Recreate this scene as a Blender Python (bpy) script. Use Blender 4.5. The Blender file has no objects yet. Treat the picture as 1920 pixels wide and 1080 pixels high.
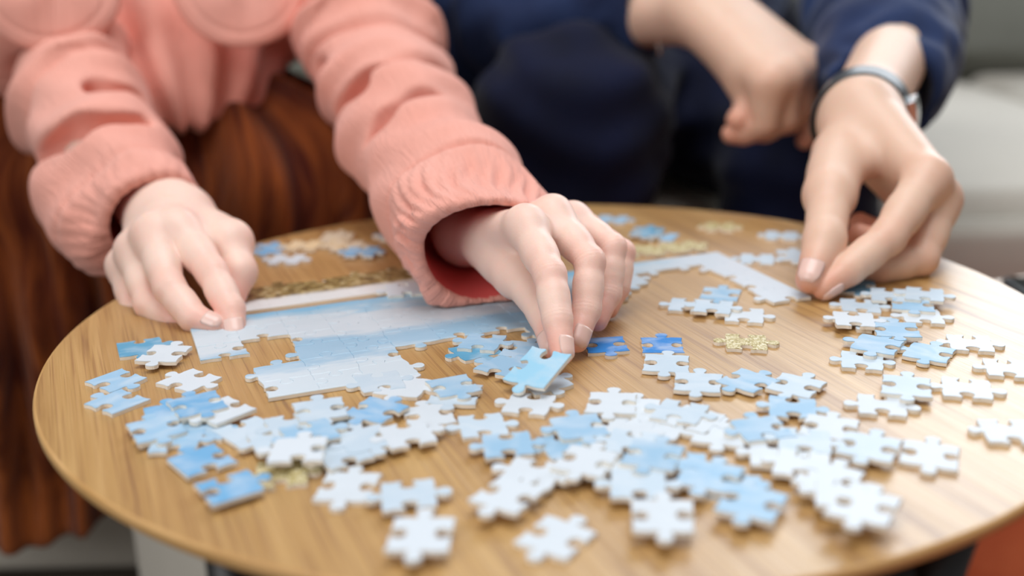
import bpy, bmesh, math, random
import numpy as np
from mathutils import Matrix, Vector

random.seed(7)
scn = bpy.context.scene
COL = scn.collection

# ------------------------------------------------------------------ camera
TT = 0.40                       # height of the table top
H = 0.18008                     # camera above the table top
F = 2100.0                      # focal length for a 1920 px wide frame
PT, RL = math.radians(17.859), math.radians(-1.3225)
cp, sp, cr, sr = math.cos(PT), math.sin(PT), math.cos(RL), math.sin(RL)
CX = np.array([cr, sr * sp, sr * cp])
CY = np.array([-sr, cr * sp, cr * cp])
CF = np.array([0, cp, -sp])
EYE = np.array([0, 0, TT + H])
cam_d = bpy.data.cameras.new('camera')
cam = bpy.data.objects.new('camera', cam_d)
COL.objects.link(cam)
cam.matrix_world = Matrix(((CX[0], CY[0], -CF[0], EYE[0]), (CX[1], CY[1], -CF[1], EYE[1]),
                           (CX[2], CY[2], -CF[2], EYE[2]), (0, 0, 0, 1)))
cam_d.sensor_width = 36
cam_d.lens = 36 * F / 1920
cam_d.clip_start = 0.01
cam_d.dof.use_dof = True
cam_d.dof.focus_distance = 0.487
cam_d.dof.aperture_fstop = 3.7
scn.camera = cam

# ------------------------------------------------------------------ light
wd = bpy.data.worlds.new('world')
scn.world = wd
wd.use_nodes = True
wd.node_tree.nodes['Background'].inputs[0].default_value = (1.0, 0.985, 0.965, 1)
wd.node_tree.nodes['Background'].inputs[1].default_value = 0.22


def area(name, loc, target, sx, sy, power, col=(1, 1, 1)):
    d = bpy.data.lights.new(name, 'AREA')
    d.shape = 'RECTANGLE'
    d.size, d.size_y, d.energy, d.color = sx, sy, power, col
    o = bpy.data.objects.new(name, d)
    COL.objects.link(o)
    o.location = loc
    o.rotation_euler = (Vector(target) - Vector(loc)).to_track_quat('-Z', 'Y').to_euler()
    return o


area('window_daylight', (1.75, 3.10, 1.80), (1.75, 0.0, 1.80), 2.5, 1.5, 84, (0.87, 0.935, 1.0))
area('ceiling_bounce_fill', (0.1, 0.6, 2.5), (0.0, 0.6, 0.45), 1.5, 1.5, 36, (0.99, 0.99, 1.0))  # added soft fill standing in for ceiling bounce, no lamp hangs here
area('room_daylight_left', (-1.3, -0.9, 1.7), (0.0, 0.6, 0.42), 1.4, 1.4, 22, (1.0, 1.0, 0.99))
scn.view_settings.view_transform = 'Standard'
scn.view_settings.look = 'None'
scn.view_settings.gamma = 1
scn.view_settings.use_curve_mapping = False
scn.view_settings.exposure = 0.0


# ------------------------------------------------------------------ helpers: photograph point -> place in the room
def P(x, y, d):
    return EYE + d * (CF + CX * (x - 960) / F - CY * (y - 540) / F)


def G(x, y, z=0.0):
    r = CF + CX * (x - 960) / F - CY * (y - 540) / F
    return EYE + r * ((H - z) / -r[2])


def tag(o, label=None, cat=None, group=None, kind=None):
    if label: o['label'] = label
    if cat: o['category'] = cat
    if group: o['group'] = group
    if kind: o['kind'] = kind
    return o


def empty(name, loc, rz=0):
    o = bpy.data.objects.new(name, None)
    o.empty_display_size = 0.02
    COL.objects.link(o)
    o.location = loc
    o.rotation_euler = (0, 0, rz)
    return o


def link(name, me, mat, parent=None, world=True):
    """link a mesh given in world coordinates; keep it in place under its parent"""
    for m in (mat if isinstance(mat, (list, tuple)) else [mat]):
        me.materials.append(m)
    o = bpy.data.objects.new(name, me)
    COL.objects.link(o)
    if parent is not None:
        o.parent = parent
        if world:
            mw = Matrix.LocRotScale(parent.location, parent.rotation_euler, None)
            o.matrix_parent_inverse = mw.inverted()
    return o


def mesh_from(name, V, Fc, smooth=True, attrs=None, mats=None):
    me = bpy.data.meshes.new(name)
    me.from_pydata([tuple(map(float, v)) for v in V], [], [tuple(map(int, f)) for f in Fc])
    if attrs:
        for k, a in attrs.items():
            at = me.attributes.new(k, 'FLOAT', 'POINT')
            at.data.foreach_set('value', np.asarray(a, np.float32))
    if smooth:
        me.polygons.foreach_set('use_smooth', [True] * len(me.polygons))
    if mats is not None:
        me.polygons.foreach_set('material_index', mats)
    me.update()
    return me


# ------------------------------------------------------------------ helpers: node materials
def mat(name, base=(0.8, 0.8, 0.8), rough=0.6, spec=0.5, metal=0.0, sheen=0.0, sss=0.0):
    m = bpy.data.materials.new(name)
    m.use_nodes = True
    b = m.node_tree.nodes['Principled BSDF']
    b.inputs['Base Color'].default_value = (*base, 1)
    b.inputs['Roughness'].default_value = rough
    b.inputs['Specular IOR Level'].default_value = spec
    b.inputs['Metallic'].default_value = metal
    if sheen:
        b.inputs['Sheen Weight'].default_value = sheen
        b.inputs['Sheen Roughness'].default_value = 0.4
    if sss:
        b.inputs['Subsurface Weight'].default_value = sss
        b.inputs['Subsurface Radius'].default_value = (1.0, 0.35, 0.2)
        b.inputs['Subsurface Scale'].default_value = 0.006
    return m, m.node_tree, b


def nd(t, typ, **kw):
    n = t.nodes.new(typ)
    for k, v in kw.items():
        if hasattr(n, k) and not k.startswith('i_'):
            setattr(n, k, v)
    return n


def lk(t, a, b):
    t.links.new(a, b)


def ramp(t, fac, stops):
    r = t.nodes.new('ShaderNodeValToRGB')
    while len(r.color_ramp.elements) < len(stops):
        r.color_ramp.elements.new(0.5)
    for e, (p, c) in zip(r.color_ramp.elements, stops):
        e.position = p
        e.color = (*c, 1) if len(c) == 3 else c
    lk(t, fac, r.inputs[0])
    return r


def mapping(t, src, scale=(1, 1, 1), rot=(0, 0, 0), loc=(0, 0, 0)):
    m = t.nodes.new('ShaderNodeMapping')
    m.inputs['Scale'].default_value = scale
    m.inputs['Rotation'].default_value = rot
    m.inputs['Location'].default_value = loc
    lk(t, src, m.inputs[0])
    return m


def noise(t, vec, scale, detail=3, rough=0.5, dist=0.0):
    n = t.nodes.new('ShaderNodeTexNoise')
    n.inputs['Scale'].default_value = scale
    n.inputs['Detail'].default_value = detail
    n.inputs['Roughness'].default_value = rough
    n.inputs['Distortion'].default_value = dist
    if vec is not None:
        lk(t, vec, n.inputs['Vector'])
    return n


def bump(t, b, height, strength, dist):
    n = t.nodes.new('ShaderNodeBump')
    n.inputs['Strength'].default_value = strength
    n.inputs['Distance'].default_value = dist
    lk(t, height, n.inputs['Height'])
    lk(t, n.outputs[0], b.inputs['Normal'])
    return n


def mix(t, fac, a, b, typ='MIX'):
    n = t.nodes.new('ShaderNodeMix')
    n.data_type = 'RGBA'
    n.blend_type = typ
    for s, v in ((n.inputs[0], fac), (n.inputs[6], a), (n.inputs[7], b)):
        if hasattr(v, 'default_value') or hasattr(v, 'is_linked'):
            lk(t, v, s)
        elif isinstance(v, (int, float)):
            s.default_value = v
        else:
            s.default_value = (*v, 1)
    return n.outputs[2]


def mth(t, op, a, b=0.0):
    n = t.nodes.new('ShaderNodeMath')
    n.operation = op
    for s, v in ((n.inputs[0], a), (n.inputs[1], b)):
        if isinstance(v, (int, float)):
            s.default_value = v
        else:
            lk(t, v, s)
    return n.outputs[0]


def attr(t, name):
    n = t.nodes.new('ShaderNodeAttribute')
    n.attribute_name = name
    return n.outputs['Fac']


# skin: pale base, pinker where blood shows (knuckles, finger tips), fine creases
def skin_mat(name, c_lo, c_red, rough=0.45):
    m, t, b = mat(name, c_lo, rough, 0.45, sss=0.35)
    tc = nd(t, 'ShaderNodeTexCoord')
    n = noise(t, tc.outputs['Object'], 60, 4, 0.6)
    n2 = noise(t, tc.outputs['Object'], 900, 2, 0.6)
    r = mth(t, 'ADD', attr(t, 'red'), mth(t, 'MULTIPLY', mth(t, 'SUBTRACT', n.outputs[0], 0.5), 0.55))
    rr = ramp(t, r, [(0.0, c_lo), (1.0, c_red)])
    lk(t, rr.outputs[0], b.inputs['Base Color'])
    bump(t, b, n2.outputs[0], 0.25, 0.0004)
    return m


SKIN_W = skin_mat('skin_girl', (0.90, 0.655, 0.555), (0.86, 0.39, 0.31))
SKIN_M = skin_mat('skin_man', (0.80, 0.55, 0.42), (0.72, 0.31, 0.21))
NAIL, _t, _b = mat('fingernail', (0.88, 0.57, 0.50), 0.30, 0.6, sss=0.2)


# woven / crinkled fabric driven by the direction along the limb
def cloth_mat(name, base, dark, rough=0.85, sheen=0.25, ribs=20.0, rib_s=0.5, weave=1400, wd_=0.0006, streak=False, along=2.5):
    m, t, b = mat(name, base, rough, 0.2, sheen=sheen)
    tc = nd(t, 'ShaderNodeTexCoord')
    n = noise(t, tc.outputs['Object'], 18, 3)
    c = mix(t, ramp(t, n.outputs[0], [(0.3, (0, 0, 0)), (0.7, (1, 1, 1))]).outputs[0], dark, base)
    cm = t.nodes.new('ShaderNodeCombineXYZ')
    lk(t, attr(t, 'around'), cm.inputs[0])
    lk(t, attr(t, 'along'), cm.inputs[1])
    mp = mapping(t, cm.outputs[0], (1, along, 1))
    rb = noise(t, mp.outputs[0], ribs, 3, 0.6, 0.3)
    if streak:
        c = mix(t, ramp(t, rb.outputs[0], [(.38, (0, 0, 0)), (.66, (1, 1, 1))]).outputs[0], dark, base)  # pleat highlights and shade painted into the skirt colour as streaks
    lk(t, c, b.inputs['Base Color'])
    wv = noise(t, tc.outputs['Object'], weave, 1)
    h = mth(t, 'ADD', mth(t, 'MULTIPLY', rb.outputs[0], rib_s), mth(t, 'MULTIPLY', wv.outputs[0], 0.25))
    bump(t, b, h, 0.9, wd_ * 2)
    return m


PINK = cloth_mat('pink_crinkled_cotton', (0.90, 0.44, 0.36), (0.86, 0.38, 0.30), ribs=22, rib_s=1.0, wd_=0.0008)
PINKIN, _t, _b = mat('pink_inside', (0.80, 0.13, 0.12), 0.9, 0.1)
NAVY = cloth_mat('navy_cotton', (0.030, 0.055, 0.150), (0.012, 0.020, 0.060), ribs=4, rib_s=0.3, sheen=0.15)
NAVYP = cloth_mat('navy_trousers', (0.0045, 0.008, 0.034), (0.0025, 0.004, 0.016), ribs=4, rib_s=0.3, sheen=0.08)
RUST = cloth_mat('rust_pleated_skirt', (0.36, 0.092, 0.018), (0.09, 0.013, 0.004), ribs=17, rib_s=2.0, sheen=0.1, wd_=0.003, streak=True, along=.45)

# ------------------------------------------------------------------ signed-distance modelling (bodies, clothes)
f32 = np.float32


def seg(p, a, b, ra, rb):
    a = np.asarray(a, f32); b = np.asarray(b, f32)
    ab = b - a
    t = np.clip(((p - a) @ ab) / max(float(ab @ ab), 1e-12), 0, 1)
    q = p - a - t[:, None] * ab
    return np.sqrt((q * q).sum(1)) - (ra + (rb - ra) * t)


def smin(a, b, k):
    h = np.maximum(k - np.abs(a - b), 0) / k
    return np.minimum(a, b) - h * h * k * 0.25


def smax(a, b, k):
    return -smin(-a, -b, k)


def ell(p, c, r, ax=None):
    q = p - np.asarray(c, f32)
    if ax is not None:
        q = q @ np.asarray(ax, f32).T
    r = np.asarray(r, f32)
    k0 = np.sqrt(((q / r) ** 2).sum(1))
    k1 = np.sqrt(((q / (r * r)) ** 2).sum(1))
    return k0 * (k0 - 1) / np.maximum(k1, 1e-9)


def chain(p, pts, rad, k):
    d = None
    for i in range(len(pts) - 1):
        s = seg(p, pts[i], pts[i + 1], rad[i], rad[i + 1])
        d = s if d is None else smin(d, s, k)
    return d


def nets(fn, lo, hi, vox, band=None, newton=2):
    lo = np.asarray(lo, float); hi = np.asarray(hi, float)
    st = 4
    n = (np.ceil((hi - lo) / vox / st).astype(int) + 1) * st + 1
    ax = [lo[i] + vox * np.arange(n[i]) for i in range(3)]
    cax = [a[::st] for a in ax]
    C = np.stack(np.meshgrid(*cax, indexing='ij'), -1).reshape(-1, 3).astype(f32)
    cv = fn(C).reshape([len(c) for c in cax])
    fine = cv.repeat(st, 0).repeat(st, 1).repeat(st, 2)[2:2 + n[0], 2:2 + n[1], 2:2 + n[2]]
    pad = [(0, n[i] - fine.shape[i]) for i in range(3)]
    fine = np.pad(fine, pad, mode='edge').astype(f32)
    near = np.abs(fine) < (band or vox * st * 1.5)
    ii = np.argwhere(near)
    pts = (lo + ii * vox).astype(f32)
    vals = np.concatenate([fn(pts[i:i + 200000]) for i in range(0, len(pts), 200000)])
    fine[near] = vals
    ins = fine < 0
    m = ins[:-1, :-1, :-1].astype(np.int8)
    cnt = np.zeros_like(m)
    for dx in (0, 1):
        for dy in (0, 1):
            for dz in (0, 1):
                cnt += ins[dx:n[0] - 1 + dx, dy:n[1] - 1 + dy, dz:n[2] - 1 + dz]
    act = np.argwhere((cnt > 0) & (cnt < 8))
    idx = -np.ones(cnt.shape, np.int64)
    idx[tuple(act.T)] = np.arange(len(act))
    acc = np.zeros((len(act), 3)); num = np.zeros(len(act))
    cor = [(x, y, z) for x in (0, 1) for y in (0, 1) for z in (0, 1)]
    for a in cor:
        for k in range(3):
            if a[k] == 0:
                b = list(a); b[k] = 1
                va = fine[tuple((act + a).T)]; vb = fine[tuple((act + b).T)]
                ch = (va < 0) != (vb < 0)
                t = np.where(ch, va / np.where(ch, va - vb, 1), 0)
                pos = np.array(a, float)[None] + t[:, None] * (np.array(b) - np.array(a))[None]
                acc[ch] += pos[ch]; num[ch] += 1
    V = lo + (act + acc / np.maximum(num, 1)[:, None]) * vox
    Q = []
    for k in range(3):
        o1, o2 = [(1, 2), (2, 0), (0, 1)][k]
        sl = [slice(1, -1)] * 3
        A = ins[tuple(slice(0, -1) if i == k else slice(1, -1) for i in range(3))]
        B = ins[tuple(slice(1, None) if i == k else slice(1, -1) for i in range(3))]
        e = np.argwhere(A != B)
        e2 = e.copy()
        for i in range(3):
            if i != k: e2[:, i] += 1
        fl = A[tuple(e.T)]
        d1 = np.zeros(3, int); d1[o1] = 1
        d2 = np.zeros(3, int); d2[o2] = 1
        q = np.stack([idx[tuple((e2 - d1 - d2).T)], idx[tuple((e2 - d2).T)], idx[tuple(e2.T)], idx[tuple((e2 - d1).T)]], 1)
        q[~fl] = q[~fl][:, ::-1]
        Q.append(q)
    Q = np.concatenate(Q)
    Q = Q[(Q >= 0).all(1)]
    for _ in range(newton):
        p = V.astype(f32)
        d = fn(p); g = np.zeros((len(V), 3))
        h = vox * 0.5
        for i in range(3):
            o = np.zeros(3, f32); o[i] = h
            g[:, i] = (fn(p + o) - fn(p - o)) / (2 * h)
        g2 = np.maximum((g * g).sum(1), 0.25)
        stp = -(d / g2)[:, None] * g
        L = np.sqrt((stp ** 2).sum(1)); stp *= np.minimum(1, vox * 0.8 / np.maximum(L, 1e-9))[:, None]
        V = V + stp
    return V, Q


def merge(parts):
    V, Q, off = [], [], 0
    for v, q in parts:
        V.append(v); Q.append(q + off); off += len(v)
    return np.concatenate(V), np.concatenate(Q)


def limb_coords(p, pts):
    """distance along and girth position around a polyline"""
    p = np.asarray(p, float)
    best = np.full(len(p), 1e9); al = np.zeros(len(p)); ar = np.zeros(len(p))
    s0 = 0
    ref = np.array([0.31, 0.2, 0.93])
    for i in range(len(pts) - 1):
        a = np.asarray(pts[i], float); b = np.asarray(pts[i + 1], float)
        ab = b - a; L = np.linalg.norm(ab); w = ab / L
        t = np.clip((p - a) @ w / L, 0 if i else -9, 1 if i < len(pts) - 2 else 9)
        q = p - a - t[:, None] * ab
        d = np.sqrt((q * q).sum(1))
        e1 = np.cross(w, ref); e1 /= np.linalg.norm(e1); e2 = np.cross(w, e1)
        th = np.arctan2(q @ e2, q @ e1)
        m = d < best
        best[m] = d[m]; al[m] = (s0 + t * L)[m]; ar[m] = th[m]
        s0 += L
    return al, ar, best


# ------------------------------------------------------------------ hands
class Hand:
    def __init__(s, wrist, arm_end, fingers, thumb, frad, trad, dorsal, wr=(0.0165, 0.021), palm_r=0.0095, sc=1.0, webk=0.010):
        """fingers: 4 lists [mcp, pip, dip, tip] index..little; thumb [cmc, mcp, ip, tip]; dorsal: back-of-hand direction"""
        s.w = np.asarray(wrist); s.ae = np.asarray(arm_end)
        s.f = [[np.asarray(j) for j in c] for c in fingers]
        s.th = [np.asarray(j) for j in thumb]
        s.fr, s.tr = frad, trad
        s.wr, s.pr, s.sc, s.webk = wr, palm_r, sc, webk
        s.dor = np.asarray(dorsal, float); s.dor /= np.linalg.norm(s.dor)

    def creases(s, p, d, pts, rad):
        for j in (1, 2):
            a = (pts[j + 1] - pts[j - 1]); a = a / np.linalg.norm(a)
            q = p - pts[j].astype(f32)
            t = q @ a.astype(f32)
            near = (q * q).sum(1) < (rad[j] * 1.7) ** 2
            g = np.zeros(len(p), f32)
            for o, am in ((-0.0016, .6), (0.0, 1.0), (0.0017, .7)):
                g += am * np.exp(-((t - o) / 0.00050) ** 2)
            d = d + near * g * 0.00022
        return d

    def sdf(s, p):
        pr = s.pr
        pal = None
        spread = np.cross(s.f[3][0] - s.f[0][0], s.w - s.f[1][0])
        across = (s.f[3][0] - s.f[0][0]); across = across / np.linalg.norm(across)
        for i, c in enumerate(s.f):
            cb = s.w + across * (i - 1.5) * s.wr[0] * 0.45
            e = seg(p, cb, c[0], s.wr[0] * 0.9, s.fr[i][0])
            pal = e if pal is None else smin(pal, e, s.webk * 1.4)
        for i in range(3):      # webs between the knuckles
            a, b = s.f[i], s.f[i + 1]
            ma = a[0] + (a[1] - a[0]) * 0.22; mb = b[0] + (b[1] - b[0]) * 0.22
            pal = smin(pal, seg(p, ma - s.dor * .002, mb - s.dor * .002, s.fr[i][0] * .62, s.fr[i + 1][0] * .62), s.webk * .6)
        # forearm, oval
        pal = smin(pal, seg(p, s.w, s.ae, s.wr[0], s.wr[1]), 0.016)
        off = across * s.wr[0] * 0.42
        pal = smin(pal, smin(seg(p, s.w + off, s.ae + off, s.wr[0] * .86, s.wr[1] * .9),
                             seg(p, s.w - off, s.ae - off, s.wr[0] * .86, s.wr[1] * .9), 0.01), 0.012)
        # ball of the thumb and web
        t = s.th
        th = chain(p, t, s.tr, 0.004)
        th = s.creases(p, th, t, s.tr)
        pal = smin(pal, seg(p, s.w * .55 + t[0] * .45, t[1], s.wr[0] * .8, s.tr[1] * 1.12), 0.012)
        i0 = s.f[0]
        m = s.w * .5 + i0[0] * .5
        pal = smin(pal, seg(p, t[0] * .5 + t[1] * .5, m, s.tr[1] * .70, s.fr[0][0] * .72), 0.009)
        dth = smin(pal, th, 0.007)
        # fingers
        fs = None
        for i, c in enumerate(s.f):
            e = chain(p, c, s.fr[i], 0.003)
            e = s.creases(p, e, c, s.fr[i])
            # knuckle head
            a = s.dor
            k = seg(p, c[0] + a * s.fr[i][0] * .14, c[0] + a * s.fr[i][0] * .14 + (c[1] - c[0]) * .08, s.fr[i][0] * .86, s.fr[i][0] * .8)
            e = smin(e, k, .005)
            # joint swelling
            m1 = c[0] * .45 + c[1] * .55; m2 = c[1] * .5 + c[2] * .5
            e = smin(e, seg(p, m1, m1 * .8 + c[1] * .2, s.fr[i][1] * 1.06, s.fr[i][1] * 1.04), .004)
            e = smin(e, seg(p, m2, m2 * .7 + c[2] * .3, s.fr[i][2] * 1.07, s.fr[i][2] * 1.03), .003)
            fs = e if fs is None else smin(fs, e, 0.0012)
        d = smin(smin(pal, fs, 0.0055), dth, 0.0011)
        return d

    def sdf1(s, p, c, rad):
        return chain(p, c, rad, 0.003)

    def grid(s, vox):
        pts = np.array([j for c in s.f for j in c] + s.th + [s.w, s.ae])
        V, Q = nets(s.sdf, pts.min(0) - .028, pts.max(0) + .028, vox)
        return V, Q

    def red(s, V):
        r = np.zeros(len(V))
        for c in s.f + [s.th]:
            for j, (w, am) in enumerate(((.010, .28), (.008, .45), (.006, .35), (.010, .85))):
                q = V - c[j]
                r = np.maximum(r, am * np.exp(-(q * q).sum(1) / (2 * w * w)))
        return r

    def nail(s, name, c, rad, up, parent, L=0.0085, half=0.98, back=0.0002):
        """nail plate lifted off the real fingertip surface; up = which way the nail faces"""
        tip, dip = c[3], c[2]
        ax = (tip - dip) / np.linalg.norm(tip - dip)
        up = np.asarray(up, float); up = up - ax * (up @ ax); up /= np.linalg.norm(up)
        sd = np.cross(ax, up)
        r = rad[3]
        nu, nv = 11, 11
        rows = []
        for i in range(nu):
            u = i / (nu - 1)
            base = tip + ax * (r * .78 - L * (1 - u))
            wdt = half * (1 - 0.30 * max(0, (u - .6) / .4) ** 2 - .16 * max(0, (.25 - u) / .25) ** 2)
            for j in range(nv):
                v = (j / (nv - 1) * 2 - 1) * wdt * 0.95
                dirn = up * math.cos(v) + sd * math.sin(v)
                base2 = base - ax * 0.0006 * (v * v)
                rows.append((base2, dirn))
        B = np.array([b for b, _ in rows]); D = np.array([d for _, d in rows])
        dist = np.full(len(B), 0.011)
        for _ in range(14):
            dist -= s.sdf1((B + D * dist[:, None]).astype(f32), c, rad) * .8
        S = B + D * (dist + 0.00028)[:, None]
        U = B + D * (dist - 0.0012)[:, None]
        V = np.concatenate([S, U]); n = nu * nv
        Fc = []
        for i in range(nu - 1):
            for j in range(nv - 1):
                a = i * nv + j
                Fc.append((a, a + 1, a + nv + 1, a + nv)); Fc.append((n + a, n + a + nv, n + a + nv + 1, n + a + 1))
        for j in range(nv - 1):
            Fc.append((j, n + j, n + j + 1, j + 1)); b = (nu - 1) * nv + j
            Fc.append((b, b + 1, n + b + 1, n + b))
        for i in range(nu - 1):
            a = i * nv
            Fc.append((a, a + nv, n + a + nv, n + a)); b = a + nv - 1
            Fc.append((b, n + b, n + b + nv, b + nv))
        me = mesh_from(name, V, Fc)
        bm = bmesh.new(); bm.from_mesh(me); bmesh.ops.recalc_face_normals(bm, faces=bm.faces); bm.to_mesh(me); bm.free()
        return link(name, me, NAIL, parent)


HV = 0.00085
# girl's left hand (centre of the picture), pinching a blue piece
g_left = Hand(P(872, 441, .585), P(775, 300, .665),
              [[P(986, 424, .513), P(1031, 515, .487), P(1045, 598, .475), P(1054, 662, .467)],
               [P(1036, 404, .530), P(1106, 490, .506), P(1100, 580, .497), P(1082, 640, .488)],
               [P(1074, 414, .547), P(1148, 464, .528), P(1141, 550, .520), P(1120, 602, .511)],
               [P(1098, 432, .562), P(1168, 473, .549), P(1160, 540, .541), P(1142, 580, .535)]],
              [P(912, 462, .556), P(968, 515, .528), P(1022, 586, .500), P(1036, 650, .486)],
              [(.0086, .0070, .0062, .0050), (.0084, .0068, .0061, .0050), (.0080, .0065, .0058, .0048), (.0072, .0058, .0051, .0044)],
              (.0100, .0090, .0076, .0054), P(990, 300, .50) - P(990, 398, .513), wr=(.0096, .0120), webk=.007)
# girl's right hand (left of the picture)
g_right = Hand(P(322, 420, .628), P(215, 300, .70),
               [[P(335, 432, .578), P(397, 510, .556), P(432, 580, .541), P(441, 627, .533)],
                [P(287, 440, .576), P(318, 540, .548), P(363, 596, .538), P(404, 611, .534)],
                [P(252, 470, .585), P(280, 570, .562), P(325, 600, .554), P(352, 604, .551)],
                [P(232, 500, .598), P(252, 575, .580), P(285, 602, .572), P(308, 607, .569)]],
               [P(378, 428, .615), P(430, 455, .585), P(449, 510, .572), P(434, 566, .562)],
               [(.0096, .0078, .0068, .0056), (.0094, .0077, .0068, .0054), (.0088, .0073, .0064, .0052), (.0080, .0066, .0058, .0048)],
               (.0110, .0102, .0086, .0062), P(335, 340, .56) - P(335, 425, .578), wr=(.0155, .0190))
# man's left hand (right of the picture)
m_left = Hand(P(1612, 222, .665), P(1665, 120, .745),
              [[P(1738, 335, .600), P(1664, 446, .572), P(1592, 505, .562), P(1545, 540, .556)],
               [P(1760, 375, .613), P(1726, 485, .592), P(1650, 502, .585), P(1600, 505, .582)],
               [P(1752, 395, .632), P(1700, 470, .622), P(1640, 455, .615), P(1610, 440, .615)],
               [P(1725, 400, .650), P(1665, 450, .645), P(1625, 430, .640), P(1612, 418, .637)]],
              [P(1566, 290, .640), P(1556, 365, .600), P(1546, 450, .572), P(1518, 524, .556)],
              [(.0114, .0090, .0079, .0062), (.0112, .0090, .0080, .0066), (.0106, .0086, .0076, .0064), (.0096, .0078, .0070, .0060)],
              (.0130, .0118, .0104, .0070), P(1730, 250, .58) - P(1740, 330, .600), wr=(.0180, .0210), webk=.012)
# man's right hand, hanging from the knee
m_right = Hand(P(1320, 20, .845), P(1205, 28, .90),
               [[P(1440, 155, .765), P(1432, 228, .775), P(1395, 248, .785), P(1372, 251, .785)],
                [P(1470, 145, .775), P(1468, 220, .785), P(1435, 243, .795), P(1405, 248, .80)],
                [P(1495, 130, .79), P(1500, 195, .80), P(1478, 228, .805), P(1450, 238, .81)],
                [P(1512, 118, .805), P(1529, 185, .812), P(1522, 232, .815), P(1508, 264, .818)]],
               [P(1365, 85, .82), P(1400, 145, .79), P(1410, 200, .785), P(1385, 225, .78)],
               [(.0125, .0100, .0085, .0070), (.0125, .0098, .0085, .0072), (.0118, .0095, .0082, .0070), (.0108, .0085, .0072, .0060)],
               (.015, .0135, .0115, .0085), P(1560, 60, .77) - P(1475, 150, .775), wr=(.0205, .023), webk=.014)
# ------------------------------------------------------------------ room, sofa, tables
def box_mesh(name, lo, hi, bev=0.02, segs=4, puff=0.0, sub=0):
    bm = bmesh.new()
    bmesh.ops.create_cube(bm, size=1)
    for v in bm.verts:
        v.co = Vector([(lo[i] + hi[i]) / 2 + v.co[i] * (hi[i] - lo[i]) for i in range(3)])
    if sub:
        bmesh.ops.subdivide_edges(bm, edges=bm.edges[:], cuts=sub, use_grid_fill=True)
        c = [(lo[i] + hi[i]) / 2 for i in range(3)]; h = [(hi[i] - lo[i]) / 2 for i in range(3)]
        for v in bm.verts:
            r = [(v.co[i] - c[i]) / h[i] for i in range(3)]
            for i in range(3):
                j, k = [x for x in range(3) if x != i]
                if abs(abs(r[i]) - 1) < 1e-4:
                    v.co[i] += math.copysign(puff, r[i]) * (1 - r[j] ** 2) * (1 - r[k] ** 2)
    if bev:
        es = [e for e in bm.edges if len(e.link_faces) == 2 and e.calc_face_angle(0) > .8]
        bmesh.ops.bevel(bm, geom=es, offset=bev, segments=segs, profile=.5, affect='EDGES')
    me = bpy.data.meshes.new(name)
    bm.to_mesh(me); bm.free()
    me.polygons.foreach_set('use_smooth', [True] * len(me.polygons))
    return me


FLOORM, t, b = mat('floor_boards', (0.16, 0.13, 0.11), 0.5)
tc = nd(t, 'ShaderNodeTexCoord')
n = noise(t, mapping(t, tc.outputs['Object'], (1, 14, 1)).outputs[0], 6, 4)
lk(t, ramp(t, n.outputs[0], [(.3, (0.10, 0.08, 0.065)), (.7, (0.2, 0.165, 0.135))]).outputs[0], b.inputs[0])
WALLM, t, b = mat('wall_paint', (0.42, 0.43, 0.41), 0.9)
tc = nd(t, 'ShaderNodeTexCoord')
bump(t, b, noise(t, tc.outputs['Object'], 220, 3).outputs[0], .2, .001)
RUGM, t, b = mat('orange_rug', (0.62, 0.13, 0.055), 0.95, 0.1)
tc = nd(t, 'ShaderNodeTexCoord')
n = noise(t, tc.outputs['Object'], 14, 4, .7)
lk(t, ramp(t, n.outputs[0], [(.3, (0.50, 0.085, 0.035)), (.7, (0.66, 0.15, 0.06))]).outputs[0], b.inputs[0])
bump(t, b, noise(t, tc.outputs['Object'], 500, 2).outputs[0], .8, .003)


def upholstery(name, c1, c2):
    m, t, b = mat(name, c1, 0.92, 0.15, sheen=0.2)
    tc = nd(t, 'ShaderNodeTexCoord')
    n = noise(t, tc.outputs['Object'], 7, 4, .6)
    lk(t, ramp(t, n.outputs[0], [(.3, c2), (.7, c1)]).outputs[0], b.inputs[0])
    bump(t, b, noise(t, tc.outputs['Object'], 900, 2).outputs[0], .5, .0008)
    return m


SOFA = upholstery('beige_upholstery', (0.60, 0.565, 0.50), (0.55, 0.52, 0.455))
SOFAB = upholstery('grey_upholstery', (0.26, 0.27, 0.24), (0.22, 0.225, 0.20))
PIPE, _t, _b = mat('pale_piping', (0.50, 0.49, 0.43), .8)
BLACK, _t, _b = mat('black_steel', (0.012, 0.012, 0.013), 0.42, .5)
DARK, _t, _b = mat('dark_recess', (0.02, 0.02, 0.02), .9)


def struct(name, me, m):
    o = link(name, me, m)
    o['kind'] = 'structure'
    return o


struct('floor', box_mesh('floor', (-2.6, -1.2, -0.05), (2.8, 3.2, 0.0), 0), FLOORM)
struct('wall_back', box_mesh('wall_back', (-2.6, 3.2, -0.05), (3.6, 3.3, 2.9), 0), WALLM)
WHITEP, _t, _b = mat('white_window_paint', (.8, .8, .78), .5)
win = empty('window_1', (1.75, 3.14, 1.80))
win['kind'] = 'structure'
for (x0, x1, z0, z1, nm) in ((-1.33, -1.25, -.83, .83, 'frame'), (1.25, 1.33, -.83, .83, 'frame'), (-1.25, 1.25, .75, .83, 'frame'), (-1.25, 1.25, -.83, -.75, 'sill')):
    me = box_mesh(nm, (x0, -.06, z0), (x1, .05, z1), .006, 2)
    me.materials.append(WHITEP)
    o = bpy.data.objects.new(nm, me); COL.objects.link(o); o.parent = win
struct('wall_left', box_mesh('wall_left', (-2.7, -1.2, -0.05), (-2.6, 3.3, 2.7), 0), WALLM)

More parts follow.
